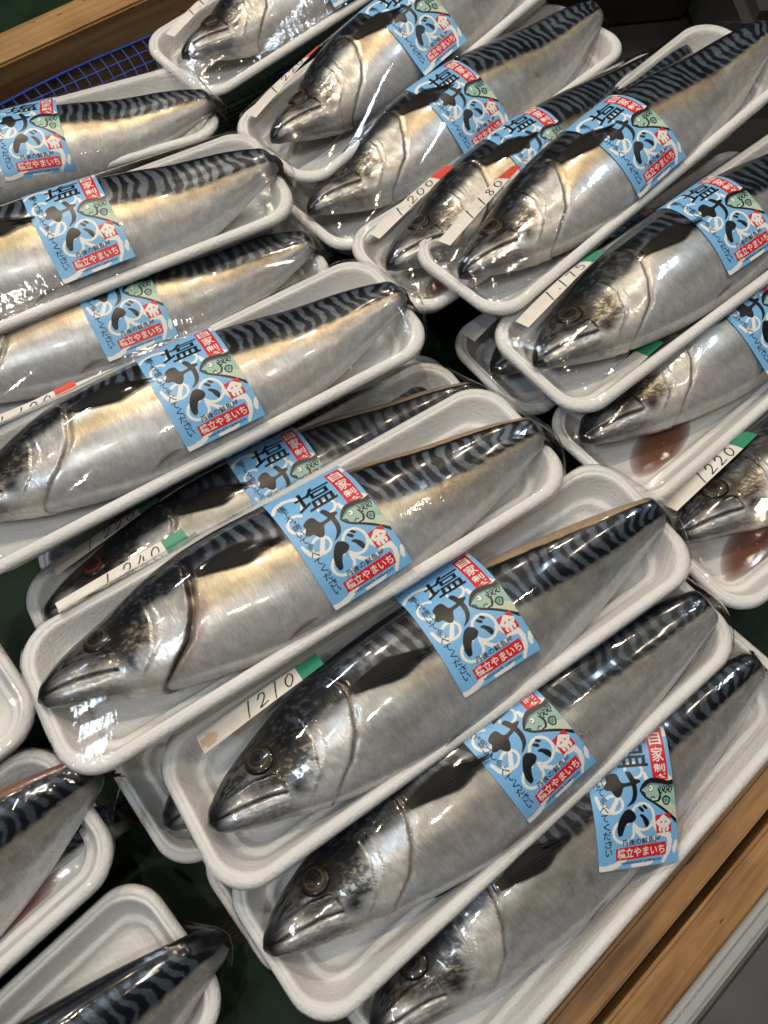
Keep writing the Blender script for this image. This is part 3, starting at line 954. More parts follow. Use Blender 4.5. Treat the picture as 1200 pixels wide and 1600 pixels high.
    for ch in s:
        h = .058
        if ch == '\u3002':
            stroke([(.155 + .012 * math.cos(a), b + .008 + .008 * math.sin(a)) for a in np.linspace(0, 6.2, 8)], .5, 2, 4)
            b += .024
            continue
        k = .85 if ch in '\u4e0b\u308d\u3044\u304f\u3066\u3078' else 1
        ox = .008 * math.sin(b * 40)
        text(ch, (.085 + ox, b, .085 + ox + .095 * k, b + h * .88), 2, 4, bold=.008, shear=.05)
        b += h


def subdivide(tris, thr=2.4):
    tris = np.asarray(tris, float)
    for _ in range(16):
        e = np.linalg.norm(tris - np.roll(tris, -1, 1), axis=2)
        k = e.argmax(1); m = e.max(1) > thr
        if not m.any():
            break
        keep = tris[~m]
        t = tris[m]; kk = k[m]; i = np.arange(len(t))
        A = t[i, kk]; B = t[i, (kk + 1) % 3]; C = t[i, (kk + 2) % 3]
        Mm = (A + B) / 2
        tris = np.concatenate([keep, np.stack([A, Mm, C], 1), np.stack([Mm, B, C], 1)])
    return tris


build_art()
_t, _m, _l = [], [], []
for tr, mi, ly in ART:
    s_ = subdivide(tr)
    _t.append(s_); _m.append(np.full(len(s_), mi)); _l.append(np.full(len(s_), ly))
ART_T = np.concatenate(_t); ART_M = np.concatenate(_m); ART_L = np.concatenate(_l)
# clip to the sheet
ART_T[..., 0] = np.clip(ART_T[..., 0], .15, LW - .15); ART_T[..., 1] = np.clip(ART_T[..., 1], .15, LH - .15)
# consistent winding
_ar = (ART_T[:, 1, 0] - ART_T[:, 0, 0]) * (ART_T[:, 2, 1] - ART_T[:, 0, 1]) - (ART_T[:, 2, 0] - ART_T[:, 0, 0]) * (ART_T[:, 1, 1] - ART_T[:, 0, 1])
ART_T[_ar > 0] = ART_T[_ar > 0][:, ::-1]
_ok = np.abs(_ar) > 1e-5
ART_T, ART_M, ART_L = ART_T[_ok], ART_M[_ok], ART_L[_ok]


# ------------------------------------------------------------------ film over a tray
class Film:
    def __init__(s, pts, tail):
        bm = bmesh.new()
        out = rrect(TL / 2 - .0006, TW / 2 - .0006, .027)
        s.tail = tail
        push = np.zeros(len(out))
        if tail is not None and tail[0] > .170:
            push = (tail[0] + .006 - TL / 2) * np.exp(-((out[:, 1] - tail[1]) / .02) ** 2) * (out[:, 0] > TL / 2 - .03)
            push = np.clip(push, 0, 1)
        out = out + np.stack([push, 0 * push], 1)
        s.out = out
        rim = np.column_stack([out, np.full(len(out), RIM_Z + .0004)])
        for p in np.vstack([pts, rim]):
            bm.verts.new(p)
        r = bmesh.ops.convex_hull(bm, input=bm.verts)
        bm.normal_update()
        pl = []
        for f in bm.faces:
            n = f.normal
            if n.z > .02:
                c = f.verts[0].co
                pl.append((-n.x / n.z, -n.y / n.z, c.z + (n.x * c.x + n.y * c.y) / n.z))
        bm.free()
        s.pl = np.unique(np.round(np.array(pl), 5), axis=0)
        allp = np.vstack([pts, rim])
        over = np.array([(allp[:, 2] - (a * allp[:, 0] + b * allp[:, 1] + c)).max() for a, b, c in s.pl])
        s.pl = s.pl[over < .0002]
        # regular height grid for fast sampling
        s.gx = np.linspace(-.2, .215, 167); s.gy = np.linspace(-.06, .06, 61)
        X, Y = np.meshgrid(s.gx, s.gy, indexing='ij')
        Z = np.full(X.shape, 9.)
        for a, b, c in s.pl:
            np.minimum(Z, a * X + b * Y + c, out=Z)
        Z0 = Z.copy()
        for _ in range(3):
            Zp = np.pad(Z, 1, mode='edge')
            Z = (Zp[1:-1, 1:-1] * 4 + Zp[2:, 1:-1] + Zp[:-2, 1:-1] + Zp[1:-1, 2:] + Zp[1:-1, :-2]) / 8
        s.Z = Z + .0007

    def h(s, u, v):
        fx = np.clip((u - s.gx[0]) / (s.gx[1] - s.gx[0]), 0, len(s.gx) - 1.001)
        fy = np.clip((v - s.gy[0]) / (s.gy[1] - s.gy[0]), 0, len(s.gy) - 1.001)
        i = fx.astype(int); j = fy.astype(int); a = fx - i; b = fy - j
        Z = s.Z
        return (Z[i, j] * (1 - a) + Z[i + 1, j] * a) * (1 - b) + (Z[i, j + 1] * (1 - a) + Z[i + 1, j + 1] * a) * b

    def mesh(s, seed):
        n = len(s.out)
        spine = np.stack([np.clip(s.out[:, 0], -TL / 2 + TW / 2, TL / 2 - TW / 2), np.zeros(n)], 1)
        rings = []
        # skirt folded down round the rim
        nrm = s.out - spine
        nrm /= np.linalg.norm(nrm, axis=1)[:, None] + 1e-9
        for off, z in ((-.0045, .0205), (-.0012, .0228), (.0010, .0242), (.0013, .0262), (.0008, .0286), (-.0006, .0302)):
            p = s.out + nrm * off
            rings.append(np.column_stack([p, np.full(n, z)]))
        for k in np.concatenate([[.012, .03, .05], np.linspace(.075, 1, 40)]):
            p = s.out * (1 - k) + spine * k
            z = np.maximum(s.h(p[:, 0], p[:, 1]), RIM_Z + .0003 * (k < .06))
            # slack film: shallow tension folds near both ends
            endm = sst(.10, .165, np.abs(p[:, 0]))
            z = z + .00012 * endm * np.sin(p[:, 1] * 520 + 60 * p[:, 0] + seed) * sst(.03, .15, k) * (1 - sst(.55, .9, k))
            rings.append(np.column_stack([p, z]))
        V = np.vstack(rings)
        F = grid_faces(len(rings), n, True)
        me = mesh_np('plastic_wrap', V, F)
        ks = np.concatenate([np.zeros(6), [.012, .03, .05], np.linspace(.075, 1, 40)])
        wr = (1 - sst(.03, .16, ks))[:, None] * (.25 + .75 * sst(.42, .7, fbm(s.out[:, 0] * 22, s.out[:, 1] * 22, seed, 2)))[None, :]
        wr = wr + .10 * sst(.12, .17, np.abs(s.out[:, 0]))[None, :] * (1 - sst(.3, .8, ks))[:, None] + .012
        # radial tension pleats between the rim and the fish, gathered in places
        per = np.concatenate([[0], np.cumsum(np.linalg.norm(np.diff(s.out, axis=0), axis=1))])
        gather = sst(.45, .72, fbm(per * 16 + seed, per * 0, seed + 3, 2)) + .45 * sst(.12, .17, np.abs(s.out[:, 0]))
        pl = gather[None, :] * (sst(0, .04, ks) * (1 - sst(.25, .75, ks)))[:, None] * .55
        ap = me.attributes.new('pleat', 'FLOAT', 'POINT')
        ap.data.foreach_set('value', pl.astype(np.float32).ravel())
        uvl = me.uv_layers.new(name='UVMap')
        UV = np.stack([np.tile(per, len(ks)), np.repeat(ks, n)], 1).astype(np.float32)
        li = np.empty(len(me.loops), np.int32); me.loops.foreach_get('vertex_index', li)
        uvl.data.foreach_set('uv', UV[li].ravel())
        at = me.attributes.new('wrinkle', 'FLOAT', 'POINT')
        at.data.foreach_set('value', wr.astype(np.float32).ravel())
        return me

    def bend(s, P, c, rot, unit=.001, org=None):
        """flat (x right, y down, unit) -> on the film, around c=(u,v); returns xyz and normals"""
        x = (P[..., 0] - org[0]) * unit; y = -(P[..., 1] - org[1]) * unit
        cr, sr = math.cos(rot), math.sin(rot)
        a = x * cr - y * sr; b = x * sr + y * cr
        u = c[0] + a
        # arc length across the tray at each u
        us = np.linspace(u.min() - .001, u.max() + .001, 40)
        vs = np.linspace(-TW / 2 - .0005, TW / 2 + .0005, 220)
        U, V = np.meshgrid(us, vs, indexing='ij')
        Z = s.h(U, V)
        ds = np.hypot(np.diff(V, axis=1), np.diff(Z, axis=1))
        S = np.concatenate([np.zeros((len(us), 1)), np.cumsum(ds, 1)], 1)
        j0 = min(int(np.searchsorted(vs, c[1])), len(vs) - 1)
        S = S - S[:, j0:j0 + 1] - max(0.0, c[1] - vs[-1])
        fu = np.clip((u - us[0]) / (us[1] - us[0]), 0, len(us) - 1.001)
        i = fu.astype(int); w = fu - i
        v = np.empty_like(b)
        for k in range(len(us)):
            mk = i == k
            if mk.any():
                v0 = np.interp(b[mk], S[k], vs); v1 = np.interp(b[mk], S[min(k + 1, len(us) - 1)], vs)
                v[mk] = v0 * (1 - w[mk]) + v1 * w[mk]
        z = s.h(u, v)
        # beyond the rim the paper turns down over the edge
        lo = np.maximum(0, S[:, 0].mean() - b); hi = np.maximum(0, b - S[:, -1].mean())
        z = z - lo * .9 - hi * .05
        v = v - lo * .25 + hi * .97
        e = .0012
        nx = -(s.h(u + e, v) - s.h(u - e, v)) / (2 * e); ny = -(s.h(u, v + e) - s.h(u, v - e)) / (2 * e)
        N = np.stack([nx, ny, np.ones_like(nx)], -1)
        N /= np.linalg.norm(N, axis=-1)[..., None]
        return np.stack([u, v, z], -1), N


def label_mesh(film, c, rot):
    nx, ny = 30, 46
    X, Y = np.meshgrid(np.linspace(0, LW, nx), np.linspace(0, LH, ny), indexing='ij')
    org = (LW / 2, LH / 2)
    P, N = film.bend(np.stack([X, Y], -1), c, rot, .001, org)
    base = (P + N * .00022).reshape(-1, 3)
    F = grid_faces(nx, ny)
    F = np.vstack([F[:, [0, 1, 2]], F[:, [0, 2, 3]]])
    A, NA = film.bend(ART_T, c, rot, .001, org)
    A = (A + NA * (.00022 + .00005 * ART_L[:, None, None])).reshape(-1, 3)
    FA = np.arange(len(A)).reshape(-1, 3) + len(base)
    me = mesh_np('product_label', np.vstack([base, A]), np.vstack([F[:, ::-1], FA]), True, np.concatenate([np.zeros(len(F)), ART_M]))
    return me


# handwriting
DIG = {'0': [[(.55, 1), (.2, .75), (.1, .3), (.35, 0), (.75, .25), (.85, .75), (.6, 1), (.5, .97)]],
       '1': [[(.62, 1.08), (.45, .5), (.3, -.1)]],
       '2': [[(.1, .72), (.35, 1), (.75, .9), (.7, .55), (.35, .2), (.1, .02), (.5, .05), (.95, .1)]],
       '4': [[(.55, 1.0), (.3, .6), (.05, .3), (.5, .32), (.95, .38)], [(.72, .75), (.6, .3), (.5, -.05)]],
       '5': [[(.35, 1), (.25, .6), (.6, .62), (.75, .35), (.55, .05), (.1, .05)], [(.35, 1), (.9, 1.02)]],
       '7': [[(.1, .95), (.8, 1.0), (.6, .5), (.45, 0)]],
       '8': [[(.8, .85), (.5, 1), (.25, .78), (.55, .52), (.75, .25), (.45, 0), (.15, .2), (.5, .52), (.82, .82)]],
       '9': [[(.8, .8), (.5, 1), (.15, .75), (.4, .5), (.75, .65), (.8, .85), (.7, .4), (.6, -.1)]],
       ',': [[(.3, .05), (.34, .0)]], '.': [[(.3, .25), (.36, .22)]]}


def tag_meshes(film, p0, p1, textv, tape, stain=False):
    p0 = np.array(p0); p1 = np.array(p1)
    ln = np.linalg.norm(p1 - p0) * 1000; rot = math.atan2(p1[1] - p0[1], p1[0] - p0[0])
    c = (p0 + p1) / 2
    hgt = 12.5
    tp = 15.0
    def sheet(x0, x1, n):
        X, Y = np.meshgrid(np.linspace(x0, x1, n), np.linspace(0, hgt, 8), indexing='ij')
        return np.stack([X, Y], -1), grid_faces(n, 8)[:, ::-1]
    org = (ln / 2, hgt / 2)
    G, F = sheet(0, ln, 90 if stain else 40)
    P, N = film.bend(G, c, rot, .001, org)
    V = [(P + N * .0003).reshape(-1, 3)]
    FF = [np.vstack([F[:, [0, 1, 2]], F[:, [0, 2, 3]]])]
    MI = [np.zeros(len(FF[0]))]
    if stain:
        gx = G.reshape(-1, 2)[FF[0]].mean(1)
        inside = np.hypot((gx[:, 0] - 6.0) / 5.5, (gx[:, 1] - 6.5) / 4.2) + .5 * (fbm(gx[:, 0] * .5, gx[:, 1] * .5, 9, 2) - .5) < 1
        MI = [np.where(inside, 2, 0)]
    # digits, right part of the paper
    tris = []
    n = len(textv)
    adv = min(9.6, (ln - 17) / max(sum(.45 if ch in ',.' else 1 for ch in textv), 1))
    wtot = sum(adv * (.45 if ch in ',.' else 1) for ch in textv)
    x = ln - wtot - 1.5
    for ch in textv:
        for pl in DIG[ch]:
            q = np.array([((px_ + .18 * py_) * adv * .72 + x, hgt * .86 - py_ * hgt * .70) for px_, py_ in pl])
            tris += ribbon_tris(q, [1.05, .9, .75], 6)
        x += adv * (.45 if ch in ',.' else 1)
    if tris:
        T = subdivide(tris, 2.0)
        ar = (T[:, 1, 0] - T[:, 0, 0]) * (T[:, 2, 1] - T[:, 0, 1]) - (T[:, 2, 0] - T[:, 0, 0]) * (T[:, 1, 1] - T[:, 0, 1])
        T[ar > 0] = T[ar > 0][:, ::-1]
        A, NA = film.bend(T, c, rot, .001, org)
        A = (A + NA * .00042).reshape(-1, 3)
        FF.append(np.arange(len(A)).reshape(-1, 3) + len(V[0])); V.append(A); MI.append(np.ones(len(T)))
    me = mesh_np('price_tag', np.vstack(V), np.vstack(FF), True, np.concatenate(MI))
    G, F = sheet(ln - .5, ln + tp, 14)
    P, N = film.bend(G, c, rot, .001, org)
    me2 = mesh_np('tape', (P + N * .0005).reshape(-1, 3), F)
    return me, me2


# ------------------------------------------------------------------ the packs
# key: location, (yaw, roll, tilt) deg of the tray; label centre; nose; tail (tray-local)
PACKS = {
 'T1': dict(loc=(-0.3260, 0.5454, 0.0660), rot=(22.8, -3.4, 1.0), lab=(.022, -.020), nose=(-.173, -.014), tail=(.180, -.026)),
 'T2': dict(loc=(-.2470, .4133, .0953), rot=(26.6, -1.5, -.8), lab=(.018, -.006), tail=(.178, -.008)),
 'T3': dict(loc=(-0.2182, 0.3705, 0.0580), rot=(27.7, -4.4, .5), lab=(.015, -.010), tail=(.176, -.014)),
 'T4': dict(loc=(-0.1404, 0.2680, 0.1030), rot=(31.4, -5.0, .1), lab=(.017, -.009), nose=(-.173, .002), tail=(.178, -.010), tag=((-.140, .0520), (-.070, .0530), '1,120', 'r')),
 'T4b': dict(loc=(-.0919, .2476, .012), rot=(29.5, 0, 0), tail=(.172, .010), lab=(.0, .012)),
 'T5': dict(loc=(-0.0805, 0.2105, 0.0490), rot=(32.9, -4.2, .6), lab=(.017, .0), nose=(-.170, .016), tail=(.182, -.006), tag=((-.150, .0400), (-.080, .0420), '1,220', 'g')),
 'T6': dict(loc=(-0.0482, 0.1548, 0.1060), rot=(33.1, -7.9, 2.2), lab=(.021, -.009), nose=(-.176, .004), tail=(.177, -.014), tag=((-.146, .0530), (-.072, .0560), '1,240', 'g')),
 'T7': dict(loc=(.0351, .0990, .0858), rot=(34.1, -4.7, .1), lab=(.023, .004), nose=(-.168, -.008), tail=(.178, -.008), tag=((-.150, .0325), (-.079, .0330), '1210', 'g')),
 'T8': dict(loc=(.0719, .0399, .0587), rot=(39.0, -5.2, -.1), lab=(.014, -.005), nose=(-.176, .004), tail=(.182, -.020)),
 'T9': dict(loc=(.1298, -.0052, .0328), rot=(42.5, -3.9, .7), lab=(.034, -.004), nose=(-.174, .012), tail=(.168, -.008), lrot=-38),
 'T7b': dict(loc=(-.0253, .1197, .0172), rot=(38.4, 0, 0), nose=(-.168, -.020), tail=(.17, 0)),
 'T8b': dict(loc=(.0420, .0552, .003), rot=(39.2, 0, 0), nose=(-.165, 0), tail=(.17, 0)),
 'L1': dict(loc=(-.3873, -.0145, .0521), rot=(40.7, -3, 0), nose=(-.17, 0), tail=(.150, .012)),
 'L2': dict(loc=(-.3475, -.0888, .022), rot=(36.5, 0, 0), nose=(-.17, -.01), tail=(.13, .006)),
 'L3': dict(loc=(-.3255, -.1027, .0426), rot=(42.4, -3.3, 0), nose=(-.170, .020), tail=(.198, .002)),
 'L4': dict(loc=(-.2548, -.1843, .0274), rot=(42.7, -2, 0), nose=(-.168, .004), tail=(.195, -.018)),
 'L4b': dict(loc=(-.3416, -.0944, .0055), rot=(40.1, 0, 0), nose=(-.15, .0), tail=(.195, -.028)),
 'R1': dict(loc=(-.0651, .7662, .0683), rot=(43.4, 1, -.4), lab=(.010, -.012), nose=(-.165, 0), tail=(.18, -.004), tag=((-.158, .026), (-.088, .036), '1,190', 'r')),
 'R2': dict(loc=(.0252, .6500, .0904), rot=(47.0, -1.3, -2.1), lab=(-.004, -.008), nose=(-.168, .004), tail=(.18, -.004), tag=((-.160, .037), (-.090, .040), '1,220', 'r')),
 'R3': dict(loc=(.0663, .5855, .0673), rot=(43.0, -4.1, -.2), lab=(-.010, -.016), nose=(-.174, 0), tail=(.182, -.008)),
 'R4': dict(loc=(.1390, .5096, .0783), rot=(37.7, -3.6, -1.1), lab=(-.012, .004), nose=(-.171, 0), tail=(.182, .014), tag=((-.160, .029), (-.092, .036), '1,200', 'r')),
 'R5': dict(loc=(.1850, .4985, .1038), rot=(42.5, -5.7, -2.7), lab=(.0, -.014), nose=(-.173, -.004), tail=(.186, -.012), tag=((-.160, .026), (-.090, .032), '1,180', 'r')),
 'R6': dict(loc=(.2480, .4110, .0930), rot=(38.0, -4.6, -.8), lab=(.012, .002), nose=(-.174, .001), tail=(.18, 0), tag=((-.158, .032), (-.088, .040), '1.175', 'g')),
 'R6b': dict(loc=(.2234, .4463, .028), rot=(38.1, -1.8, 0), lab=(.012, .0), nose=(-.172, 0), tail=(.17, 0), tag=((-.165, .036), (-.100, .043), '', 'g')),
 'R7': dict(loc=(.2894, .3565, .0578), rot=(39.7, -3.7, .4), lab=(.0, .003), nose=(-.171, .018), tail=(.18, 0), tag=((-.162, .035), (-.092, .036), '', 'g')),
 'R8': dict(loc=(.3603, .2756, .047), rot=(35.8, -4, 0), lab=(.010, .0), nose=(-.171, .018), tail=(.18, 0), tag=((-.160, .037), (-.092, .043), '1220', 'g')),
}
FISHP = {  # per-fish build: roll, twist, gill, fat, bend, tint(gold), ridge, red eye
 'T1': dict(roll=14, fat=.92, tint=1), 'T2': dict(roll=14, fat=1.02, tint=1), 'T3': dict(roll=12, fat=.94, tint=1), 'T4': dict(roll=8, tint=1, twist=10),
 'T4b': dict(roll=16, ridge=0), 'T5': dict(roll=16, ridge=1, twist=18, red=1), 'T6': dict(roll=13, ridge=1, twist=18, gill=1, tint=1),
 'T7': dict(roll=15, ridge=1, twist=20, fat=1.03), 'T8': dict(roll=10, twist=6, droop=1, fat=.98), 'T9': dict(roll=12, twist=6), 'T7b': dict(), 'T8b': dict(),
 'L1': dict(), 'L2': dict(), 'L3': dict(roll=16, ridge=2, twist=20, fat=1.14), 'L4': dict(roll=18, twist=14, droop=1, fat=1.12), 'L4b': dict(droop=1),
 'R1': dict(roll=10, tint=1), 'R2': dict(roll=14, tint=1), 'R3': dict(roll=14, tint=1), 'R4': dict(roll=14, tint=1), 'R5': dict(roll=14, tint=1),
 'R6': dict(roll=14), 'R6b': dict(), 'R7': dict(roll=10), 'R8': dict(roll=10),
}
G_TRAY = 'film-wrapped foam trays of mackerel'
G_FISH = 'whole mackerel packed in foam trays'
LAB = {  # tray label, fish label
 'T1': ('foam tray nearest the wooden beam, its blue label overlapped by the tray in front', 'pale mackerel in the tray nearest the wooden beam, dark tail pointing right'),
 'T2': ('foam tray with whole blue label lapping over the label of the tray by the beam', 'thick silvery mackerel in the second tray down from the wooden beam'),
 'T3': ('foam tray half covered between two others, upper end of its blue label hidden', 'golden mackerel squeezed between the 1120 tray and the tray above it'),
 'T4': ('foam tray with red-taped price tag 1,120 and a complete blue label', 'golden mackerel behind the 1,120 tag, its snout cut by the picture edge'),
 'T4b': ('foam tray buried under the 1,120 tray, only its edge and a label strip showing', 'dark mackerel buried under the 1,120 tray, only its striped back showing'),
 'T5': ('foam tray with green-taped tag 1,220, between trays tagged 1,120 and 1,240', 'red-eyed mackerel lying just behind the 1,240 price tag'),
 'T6': ('foam tray with green-taped price tag 1,240 lying on top of its neighbours', 'mackerel with opened gill cover in the tray tagged 1,240'),
 'T7': ('foam tray with green-taped tag 1210, beige stain at the end of the tag', 'large mackerel with bluish gill cover in the tray tagged 1210'),
 'T8': ('untagged foam tray just below the 1210 tray, label top tucked under it', 'mackerel with pale cheek in the untagged tray just below the 1210 tray'),
 'T9': ('foam tray beside the wooden plank, its blue label stuck on askew', 'dark-headed mackerel in the tray beside the wooden plank'),
 'T7b': ('empty-looking foam tray end poking out beneath the 1210 and 1,240 trays', 'mackerel with only its black snout tip showing beneath the 1210 tray'),
 'T8b': ('foam tray hidden below, just its rim showing beside the green mat', 'mackerel hidden in the lowest tray beside the green mat'),
 'L1': ('foam tray end at the picture edge, touching the left of the 1,240 tray', 'mackerel hidden in the tray at the edge left of the 1,240 tray'),
 'L2': ('foam tray corner behind the fish with the red-brown cut back', 'mackerel hidden in the tray corner behind the red-brown cut back'),
 'L3': ('foam tray holding red juice beside a striped fish tail', 'striped mackerel tail with red-brown cut back, red juice beside it'),
 'L4': ('foam tray in the bottom corner with a brassy fish tail over its rim', 'dark brassy mackerel tail curling over the tray rim onto the green mat'),
 'L4b': ('foam tray under two others, a brown tail fin sticking out of it', 'mackerel whose brown tail fin sticks out over the green mat'),
 'R1': ('foam tray with price tag 1,190, farthest back beside the blue net', 'mackerel with big dark eye behind the 1,190 tag'),
 'R2': ('foam tray with red-taped tag 1,220 behind the tray by the beam', 'bright-cheeked mackerel below the red-taped 1,220 tag'),
 'R3': ('untagged foam tray between the red-taped 1,220 tray and the 1,200 tray', 'mackerel with blotched shoulder between the red-taped 1,220 and 1,200 trays'),
 'R4': ('foam tray with red-taped tag 1,200, lower half of its label covered', 'mackerel with pale cheek behind the 1,200 tag'),
 'R5': ('foam tray tagged 1,180 with a full label, on top of the 1,200 tray', 'slim mackerel behind the 1,180 tag, nose at the tray corner'),
 'R6': ('foam tray with green-taped tag 1.175 written in heavy figures', 'mackerel with amber eye in the tray tagged 1.175'),
 'R6b': ('shaded foam tray under the 1.175 tray, blank white tag showing', 'mackerel in deep shade under the 1.175 tray'),
 'R7': ('foam tray with brown juice pool under a dark-headed fish, label at the picture edge', 'dark-headed mackerel with a brown juice pool under its jaw, below the 1.175 tray'),
 'R8': ('foam tray with green-taped tag 1220 and a red-brown juice pool at its corner', 'grey mackerel head beside the green-taped 1220 tag at the picture edge'),
}

MATS = {}
for idx, (k, d) in enumerate(PACKS.items()):
    fp = dict(FISHP.get(k, {}))
    red = fp.pop('red', 0)
    r_ = rng(idx + 100)
    nose = np.array(d.get('nose', (-.173, .004))); tail = np.array(d.get('tail', (.177, -.008)))
    L = float(np.linalg.norm(tail - nose))
    yawf = math.atan2(*(tail - nose)[::-1])
    cen = (nose + tail) / 2
    yw, rl, tl = d['rot']
    Mt = Matrix.Translation(d['loc']) @ Matrix.Rotation(R(yw), 4, 'Z') @ Matrix.Rotation(R(tl), 4, 'Y') @ Matrix.Rotation(R(rl), 4, 'X')
    MATS[k] = Mt
    # --- fish
    fp.setdefault('roll', 12)
    fp['fat'] = fp.get('fat', 1.0) * 1.20
    fp['roll'] = fp['roll'] + 8 + 5 * (r_.rand() - .5)
    fp['fat'] *= .97 + .06 * r_.rand()
    fs = Fish(idx * 13 + 7, L, bend=(r_.rand() - .5) * .02, thick=.98 + .05 * r_.rand(), **fp)
    fe = bpy.data.objects.new('mackerel', None)
    fe.empty_display_size = .05
    COL.objects.link(fe)
    tag_obj(fe, LAB[k][1], 'fish', G_FISH)
    Ml = Matrix.Translation((cen[0], cen[1], 0)) @ Matrix.Rotation(yawf, 4, 'Z')
    fe.matrix_world = Mt @ Ml
    link('body', fs.body_mesh(), M_FISH, fe)
    link('eye', fs.eye_mesh(red), M_EYE, fe)
    link('pectoral_fin', fs.fin_mesh('pectoral'), M_FIN, fe)
    link('pelvic_fin', fs.fin_mesh('pelvic'), M_FIN, fe)
    tm = fs.tail_mesh()
    link('tail_fin', tm, M_TAIL, fe)
    # --- tray
    te = bpy.data.objects.new('foam_tray', None)
    te.empty_display_size = .05
    COL.objects.link(te)
    tag_obj(te, LAB[k][0], 'fish tray', G_TRAY)
    te.matrix_world = Mt
    link('tray', TRAY_ME, None, te)
    hp = fs.hullpts
    tv = np.empty(len(tm.vertices) * 3, np.float32); tm.vertices.foreach_get('co', tv)
    tv = tv.reshape(-1, 3)[::3]
    hp = np.vstack([hp, tv[tv[:, 2] > RIM_Z]])
    c_, s_ = math.cos(yawf), math.sin(yawf)
    hp = np.stack([cen[0] + hp[:, 0] * c_ - hp[:, 1] * s_, cen[1] + hp[:, 0] * s_ + hp[:, 1] * c_, hp[:, 2]], 1)
    film = Film(hp, (hp[:, 0].max(), tail[1]))
    link('plastic_wrap', film.mesh(idx), M_FILM, te)
    if 'lab' in d:
        lr = R(d.get('lrot', (r_.rand() - .5) * 8))
        lo = link('product_label', label_mesh(film, d['lab'], lr), LABEL_MATS, te)
    if 'tag' in d:
        p0, p1, tx, tcol = d['tag']
        m1, m2 = tag_meshes(film, p0, p1, tx, tcol, k == 'T7')
        to_ = link('price_tag', m1, [M_PAPER, M_INK, M_STAIN], te)
        if tx:
            to_['label'] = 'white price tag handwritten ' + tx
        tp_ = link('tape', m2, M_TAPEG if tcol == 'g' else M_TAPER, to_)

# ------------------------------------------------------------------ juice pools
def mat_juice(name, rgb):
    m, nt, b = new_mat(name)
    at = nd(nt, 'ShaderNodeAttribute', attribute_name='depth')
    b.inputs['Base Color'].default_value = (*rgb, 1)
    b.inputs['Roughness'].default_value = .08
    nt.links.new(at.outputs['Fac'], b.inputs['Alpha'])
    return m


M_JUICE = mat_juice('fish_juice', (.19, .048, .018))
M_JUICE2 = mat_juice('fish_juice_red', (.26, .030, .024))


def juice(k, pts, mat, label):
    me = bpy.data.meshes.new('fish_juice')
    p = catmull(pts, 8, True)
    n = len(p); c = p.mean(0)
    V = []; F = []; D = []
    RG = ((1, 0, .05), (.97, .0003, .25), (.88, .0005, .42), (.74, .0007, .6), (.6, .0008, .72), (.3, .0008, .80), (.02, .0008, .82))
    for s_, z, dep in RG:
        for q in p:
            V.append((c[0] + (q[0] - c[0]) * s_, c[1] + (q[1] - c[1]) * s_, .0047 + z)); D.append(dep)
    F = [tuple(f[::-1]) for f in grid_faces(7, n, True)]
    me.from_pydata(V, [], F)
    me.polygons.foreach_set('use_smooth', np.ones(len(me.polygons), bool))
    bm = bmesh.new(); bm.from_mesh(me); bmesh.ops.recalc_face_normals(bm, faces=bm.faces); bm.to_mesh(me); bm.free()
    at = me.attributes.new('depth', 'FLOAT', 'POINT'); at.data.foreach_set('value', np.array(D, np.float32))
    o = link('fish_juice', me, mat)
    o.matrix_world = MATS[k]
    tag_obj(o, label, 'juice', 'juice pools in the trays')


juice('R7', [(-.146, -.022), (-.130, -.004), (-.085, .004), (-.074, -.010), (-.086, -.024), (-.108, -.0305), (-.130, -.0305)], M_JUICE, 'brown juice pool under the jaw of the dark-headed mackerel')
juice('R8', [(-.153, -.024), (-.132, -.004), (-.085, .004), (-.074, -.012), (-.088, -.026), (-.112, -.0305), (-.138, -.0305)], M_JUICE, 'red-brown juice pool in the tray tagged 1220')
juice('L3', [(.0, -.030), (.03, -.010), (.09, .004), (.138, -.002), (.142, -.014), (.128, -.0295), (.09, -.031), (.045, -.031)], M_JUICE2, 'red juice pool beside the striped mackerel tail')
juice('T8', [(.122, .0), (.135, .012), (.150, .016), (.154, .004), (.146, -.010), (.130, -.010)], M_JUICE, 'small brown juice pool by the tail in the untagged tray')
juice('R4', [(-.152, -.024), (-.135, -.010), (-.11, -.010), (-.105, -.022), (-.130, -.029)], M_JUICE, 'dark juice pool at the end of the 1,200 tray')

# ------------------------------------------------------------------ the display table around
def slab(name, c, size, yaw, mat, label, cat, bevel=.0012, kind=None, segs=2):
    bm = bmesh.new()
    bmesh.ops.create_cube(bm, size=1)
    bmesh.ops.scale(bm, vec=size, verts=bm.verts)
    bmesh.ops.bevel(bm, geom=bm.edges[:], offset=bevel, segments=segs, affect='EDGES')
    me = bpy.data.meshes.new(name)
    bm.to_mesh(me); bm.free()
    o = link(name, me, mat)
    o.location = c
    o.rotation_euler = (0, 0, R(yaw))
    tag_obj(o, label, cat, None, kind)
    return o


M_MAT = mat_noise('green_mat', (.0035, .014, .006), (.007, .026, .011), 30, .42, 0, .0004, .6)
M_FLOOR = mat_noise('dark_floor', (.010, .010, .010), (.022, .020, .018), 12, .5)
M_OAK = mat_wood('oak', (.13, .058, .018), (.40, .215, .08), 1.0, .42)
M_PINE = mat_wood('pine', (.17, .088, .028), (.36, .21, .08), .8, .5)
M_NET = plain('blue_net', (.010, .040, .27), .45)
M_STEEL = mat_noise('steel', (.10, .10, .105), (.16, .16, .165), 9, .33, .85, 0, .5)
M_DARK = mat_noise('dark_crate', (.008, .008, .009), (.016, .015, .015), 8, .45)

M_MAT.node_tree.nodes['Principled BSDF'].inputs['Specular IOR Level'].default_value = .18
